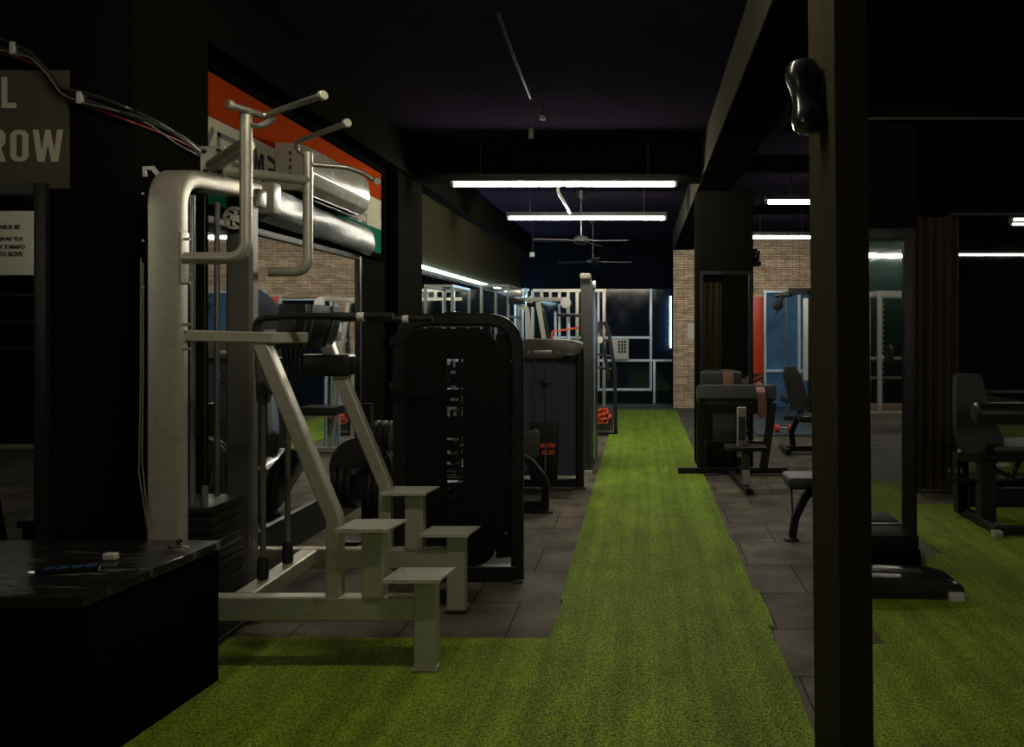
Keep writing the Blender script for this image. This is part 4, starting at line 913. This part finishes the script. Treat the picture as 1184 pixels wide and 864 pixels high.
K = thing('cable_machine', 'black cable machine with white column in front of the blue window', 'gym machine', (2.5, 12.3, 0))
q = lambda x, y, d=0: P(x, y, 12.0+d)
m = MB(); m.bar([q(912, 337), q(960, 337)], .08, .10); m.bar([q(937, 337), (q(937, 0).x, 12, 0)], .08, .08, up=(0, 1, 0)); m.bar([q(960, 337), (q(960, 0).x, 12, 0)], .08, .08, up=(0, 1, 0)); m.build('machine_frame', 'blackm', K)
MB().box(q(929, 0).x, q(938, 0).x, 11.98, 12.04, q(0, 440).z, q(0, 345).z, .004).build('white_column', 'white', K)
MB().box(q(941, 0).x, q(958, 0).x, 11.98, 12.04, q(0, 440).z, q(0, 345).z, .004).build('white_shroud', 'paper', K)
m = MB(); m.lathe([(.0, -.02), (.055, -.02), (.085, -.01), (.085, .01), (.055, .02), (0, .02)], q(899, 353, -.1), (0, 1, 0), 24); m.build('round_pad', 'blackm', K)
m = MB(); m.tube([q(899, 360), q(896, 366), q(893, 372)], .012, 8); m.tube([q(899, 353), q(905, 340), q(915, 338)], .03, 8, fil=.05); m.tube([q(896, 342), q(916, 341)], .03, 8); m.build('arm', 'blackm', K)
m = MB(); m.bar([q(909, 345), (q(910, 0).x, 12, 0)], .025, .025, up=(0, 1, 0)); m.build('guide_post', 'chrome', K)
m = MB(); m.box(q(905, 0).x, q(960, 0).x, 11.9, 12.2, .31, .40, .02); m.bar([(2.2, 12, .05), (2.9, 12, .05)], .08, .08); m.build('seat', 'vinyl', K)
for k, (x, y_) in enumerate(((903, 482), (906, 490))):
    c = P(x, y_, 10.6); c.z = .03+.055 if k else .03+.16
    if k: 
        D2 = thing('dumbbell', 'small dumbbell with red ends on the blue-grey mat', 'dumbbell', (c.x, c.y, .03)); 
        MB().cyl((c.x-.10, c.y, c.z), (c.x+.10, c.y, c.z), .014, 10).build('handle', 'chrome', D2)
        for s_ in (-1, 1): MB().cyl((c.x+s_*.06, c.y, c.z), (c.x+s_*.12, c.y, c.z), .052, 20, .006).build('weight_head', 'orangep', D2)

# ------------------------------------------------------------------ right of the near pillar
S = thing('aerobic_step', 'low black step platform with grey top strip and white foot on the right turf', 'step platform', (1.3, 4.3, 0))
m = MB(); m.prism([(.98, .03), (1.62, .02), (1.685, .03), (1.69, .075), (1.66, .105), (1.55, .125), (.98, .145)], 'y', 4.06, 4.30, .016); m.build('deck', 'blackg', S)
MB().box(1.05, 1.50, 4.15, 4.21, .134, .142, .002, rot=Matrix.Rotation(.03, 3, 'Y')).build('top_strip', 'vinylg', S)
for x in (1.00, 1.60):
    for yy in (4.03, 4.22): MB().box(x, x+.075, yy, yy+.09, .018, .06, .006).build('foot', 'white', S)
Q = thing('stacked_risers', 'two flat black risers stacked at the foot of the narrow tall mirror', 'riser', (1.45, 4.75, 0))
MB().box(1.16, 1.66, 4.62, 4.90, 0.019, .12, .012).build('lower_riser', 'boxside', Q)
MB().box(1.18, 1.655, 4.64, 4.89, .121, .20, .012).build('upper_riser', 'shroud', Q)

G = thing('leg_curl_machine', 'dark seated machine with rounded grey back pad and thick roller at right', 'gym machine', (2.5, 5.6, 0))
q = lambda x, y, Y=5.6: P(x, y, Y)
m = MB(); rings = []
pr = [(432, 1104, 1131), (434, 1102, 1135), (445, 1101, 1138), (470, 1101, 1143), (490, 1101, 1152), (505, 1103, 1160), (518, 1108, 1161), (530, 1116, 1158)]
for y_, a, b in pr:
    A_, B_ = q(a, y_), q(b, y_); e = .3 if y_ == 432 else 1; dd = (.035*e)
    rings.append([Vector((A_.x, 5.6, A_.z)), Vector((A_.x+.02, 5.6-dd, A_.z)), Vector((B_.x-.02, 5.6-dd, A_.z)), Vector((B_.x, 5.6, A_.z)), Vector((B_.x-.02, 5.6+dd, A_.z)), Vector((A_.x+.02, 5.6+dd, A_.z))])
m.loft(rings); m.build('back_pad', 'vinylg', G)
a = q(1126, 478, 5.2); MB().cyl(a, (a.x+.75, 5.2, a.z), .072, 28, .015).build('roller_pad', 'vinyl', G)
MB().cyl((a.x+.3, 5.35, a.z+.16), (a.x+.85, 5.35, a.z+.16), .0, 8).bm.free()
MB().bar([q(1137, 453, 5.75), q(1200, 453, 5.75)], .03, .025).build('cross_bar', 'dgrey', G)
m = MB(); m.bar([q(1104, 528), q(1220, 528)], .10, .06); m.bar([q(1140, 530), q(1140, 608)], .11, .10, up=(0, 1, 0)); m.bar([q(1110, 530, 5.9), q(1112, 592, 5.9)], .09, .09, up=(0, 1, 0)); m.bar([q(1146, 540), q(1170, 553), q(1180, 530)], .03, .03, up=(0, 1, 0), fil=.03); m.bar([q(1095, 555), q(1170, 556)], .025, .02); m.bar([q(1120, 575, 5.8), q(1240, 575, 5.8)], .05, .14); m.bar([(2.45, 5.35, .05), (3.3, 5.35, .05)], .06, .06); m.bar([(2.45, 5.35, .05), (2.45, 6.0, .05)], .06, .06); m.build('machine_frame', 'blackm', G)
MB().box(q(1138, 0).x, q(1230, 0).x, 5.45, 5.95, .55, .61, .02).build('seat', 'vinyl', G)
MB().cyl(q(1109, 521.5, 5.53), q(1109, 521.5, 5.50), .014, 14, .003).build('white_bolt', 'white', G)
MB().ball(q(1160, 538, 5.5), .05, (1.1, .4, .45)).build('silver_knob', 'cream', G)
for x in (1098, 1106, 1112): MB().cyl(q(x, 541, 5.5), q(x, 547, 5.5), .008, 8).build('pin', 'chrome', G)
MB().box(q(1148, 0, 5.3).x, q(1158, 0, 5.3).x, 5.27, 5.33, .018, .06, .004).build('foot_cap', 'cream', G)

# curtain folds
def curtain(x0, x1, y, z0, z1, n, label):
    m = MB(); top, bot = [], []; N = n*8
    f = lambda k, s: y+.035*math.sin(2*PI*k/8)*s+.01*math.sin(k*.7)
    rows = []
    for z, s in ((z0, 1.1), (z0+(z1-z0)*.5, 1), (z1, .8)):
        rows.append([m.bm.verts.new((x0+(x1-x0)*k/N, f(k, s), z)) for k in range(N+1)])
    back = [[m.bm.verts.new((v.co.x, v.co.y+.006, v.co.z)) for v in r] for r in rows]
    for R0 in (rows, back):
        for a, b in zip(R0, R0[1:]):
            for k in range(N): m.bm.faces.new((a[k], a[k+1], b[k+1], b[k]))
    o = m.build('curtain', 'curtain', off=((x0+x1)/2, y, z0)); tag(o, label, 'curtain', 'dark curtains'); return o
curtain(2.30, 2.80, 6.86, .02, 2.42, 6, 'dark brown folded curtain hanging right of the narrow tall mirror')
curtain(1.5, 2.5, -3.2, .02, 2.6, 7, 'dark brown curtain seen reflected in the far pillar mirror')

# ------------------------------------------------------------------ behind the camera, seen in the mirrors
R2 = thing('power_rack', 'white squat rack with row of pegs, reflected in the narrow tall mirror', 'power rack', (4.6, -3.6, 0))
for x in (4.12, 5.3):
    for yy in (-3.6, -4.3):
        u = MB().bar([(x, yy, .031), (x, yy, 2.05)], .07, .07, up=(0, 1, 0)).build('upright', 'white', R2)
    m = MB()
    for i in range(16): m.box(x+.036, x+.07, -3.62, -3.58, .5+i*.09, .53+i*.09)
    m.build('peg_strip', 'steel', R2)
m = MB(); m.bar([(4.12, -3.6, 2.05), (5.3, -3.6, 2.05), (5.3, -4.3, 2.05), (4.12, -4.3, 2.05), (4.12, -3.6, 2.05)], .09, .09); m.build('top_beam', 'white', R2)
for z in (.9, .55): MB().bar([(4.12, -4.3, z), (5.3, -4.3, z)], .05, .05).build('cross_bar', 'steel', R2)
MB().lathe([(0, 0), (.2, 0), (.22, .01), (.22, .03), (.2, .04), (0, .04)], (4.25, -3.55, .95), (1, 0, 0), 28).build('weight_plate', 'rubber', R2)
o = MB().box(3.6, 6, -4.9, -3.35, 0.0, .03, .004).build('lifting_platform', 'wood', off=(4.8, -4, 0)); tag(o, 'brown wooden lifting platform under the white rack, seen in reflection', 'platform')
o = MB().box(3.6, 6, -3.34, -3.30, 0.0, .035, .003).build('platform_edging', 'white', off=(4.8, -3.3, 0)); tag(o, 'pale strip edging the floor, reflected in the narrow tall mirror', 'edging')
o = MB().box(-7.95, -4.8, -2.77, -2.70, 0.0, .05, .003).build('platform_edging', 'paper', off=(-6.4, -2.7, 0)); tag(o, 'pale floor edging strip reflected in the far left mirror', 'edging')
R3 = thing('storage_shelf', 'tall dark shelf rack reflected in the mirror at far left', 'shelf', (-6.8, -2.2, 0))
for x in (-7.6, -6.2): MB().bar([(x, -2.2, 0), (x, -2.2, 2.2)], .05, .05, up=(0, 1, 0)).build('upright', 'dgrey', R3)
for z in (1.2, 1.5, 1.8, 2.1): MB().box(-7.6, -6.2, -2.35, -2.05, z, z+.03, .003).build('shelf_board', 'dgrey', R3)
S2 = thing('slanted_bench', 'black slanted board leaning before the far left mirror', 'bench', (-2.95, 3.1, 0))
MB().box(-3.02, -2.82, 3.15, 3.21, .28, 1.0, .01, rot=Matrix.Rotation(-.18, 3, 'Y')).build('board', 'boxside', S2)
MB().box(-3.0, -2.72, 3.15, 3.25, 0, .3, .01).build('stand', 'boxside', S2)
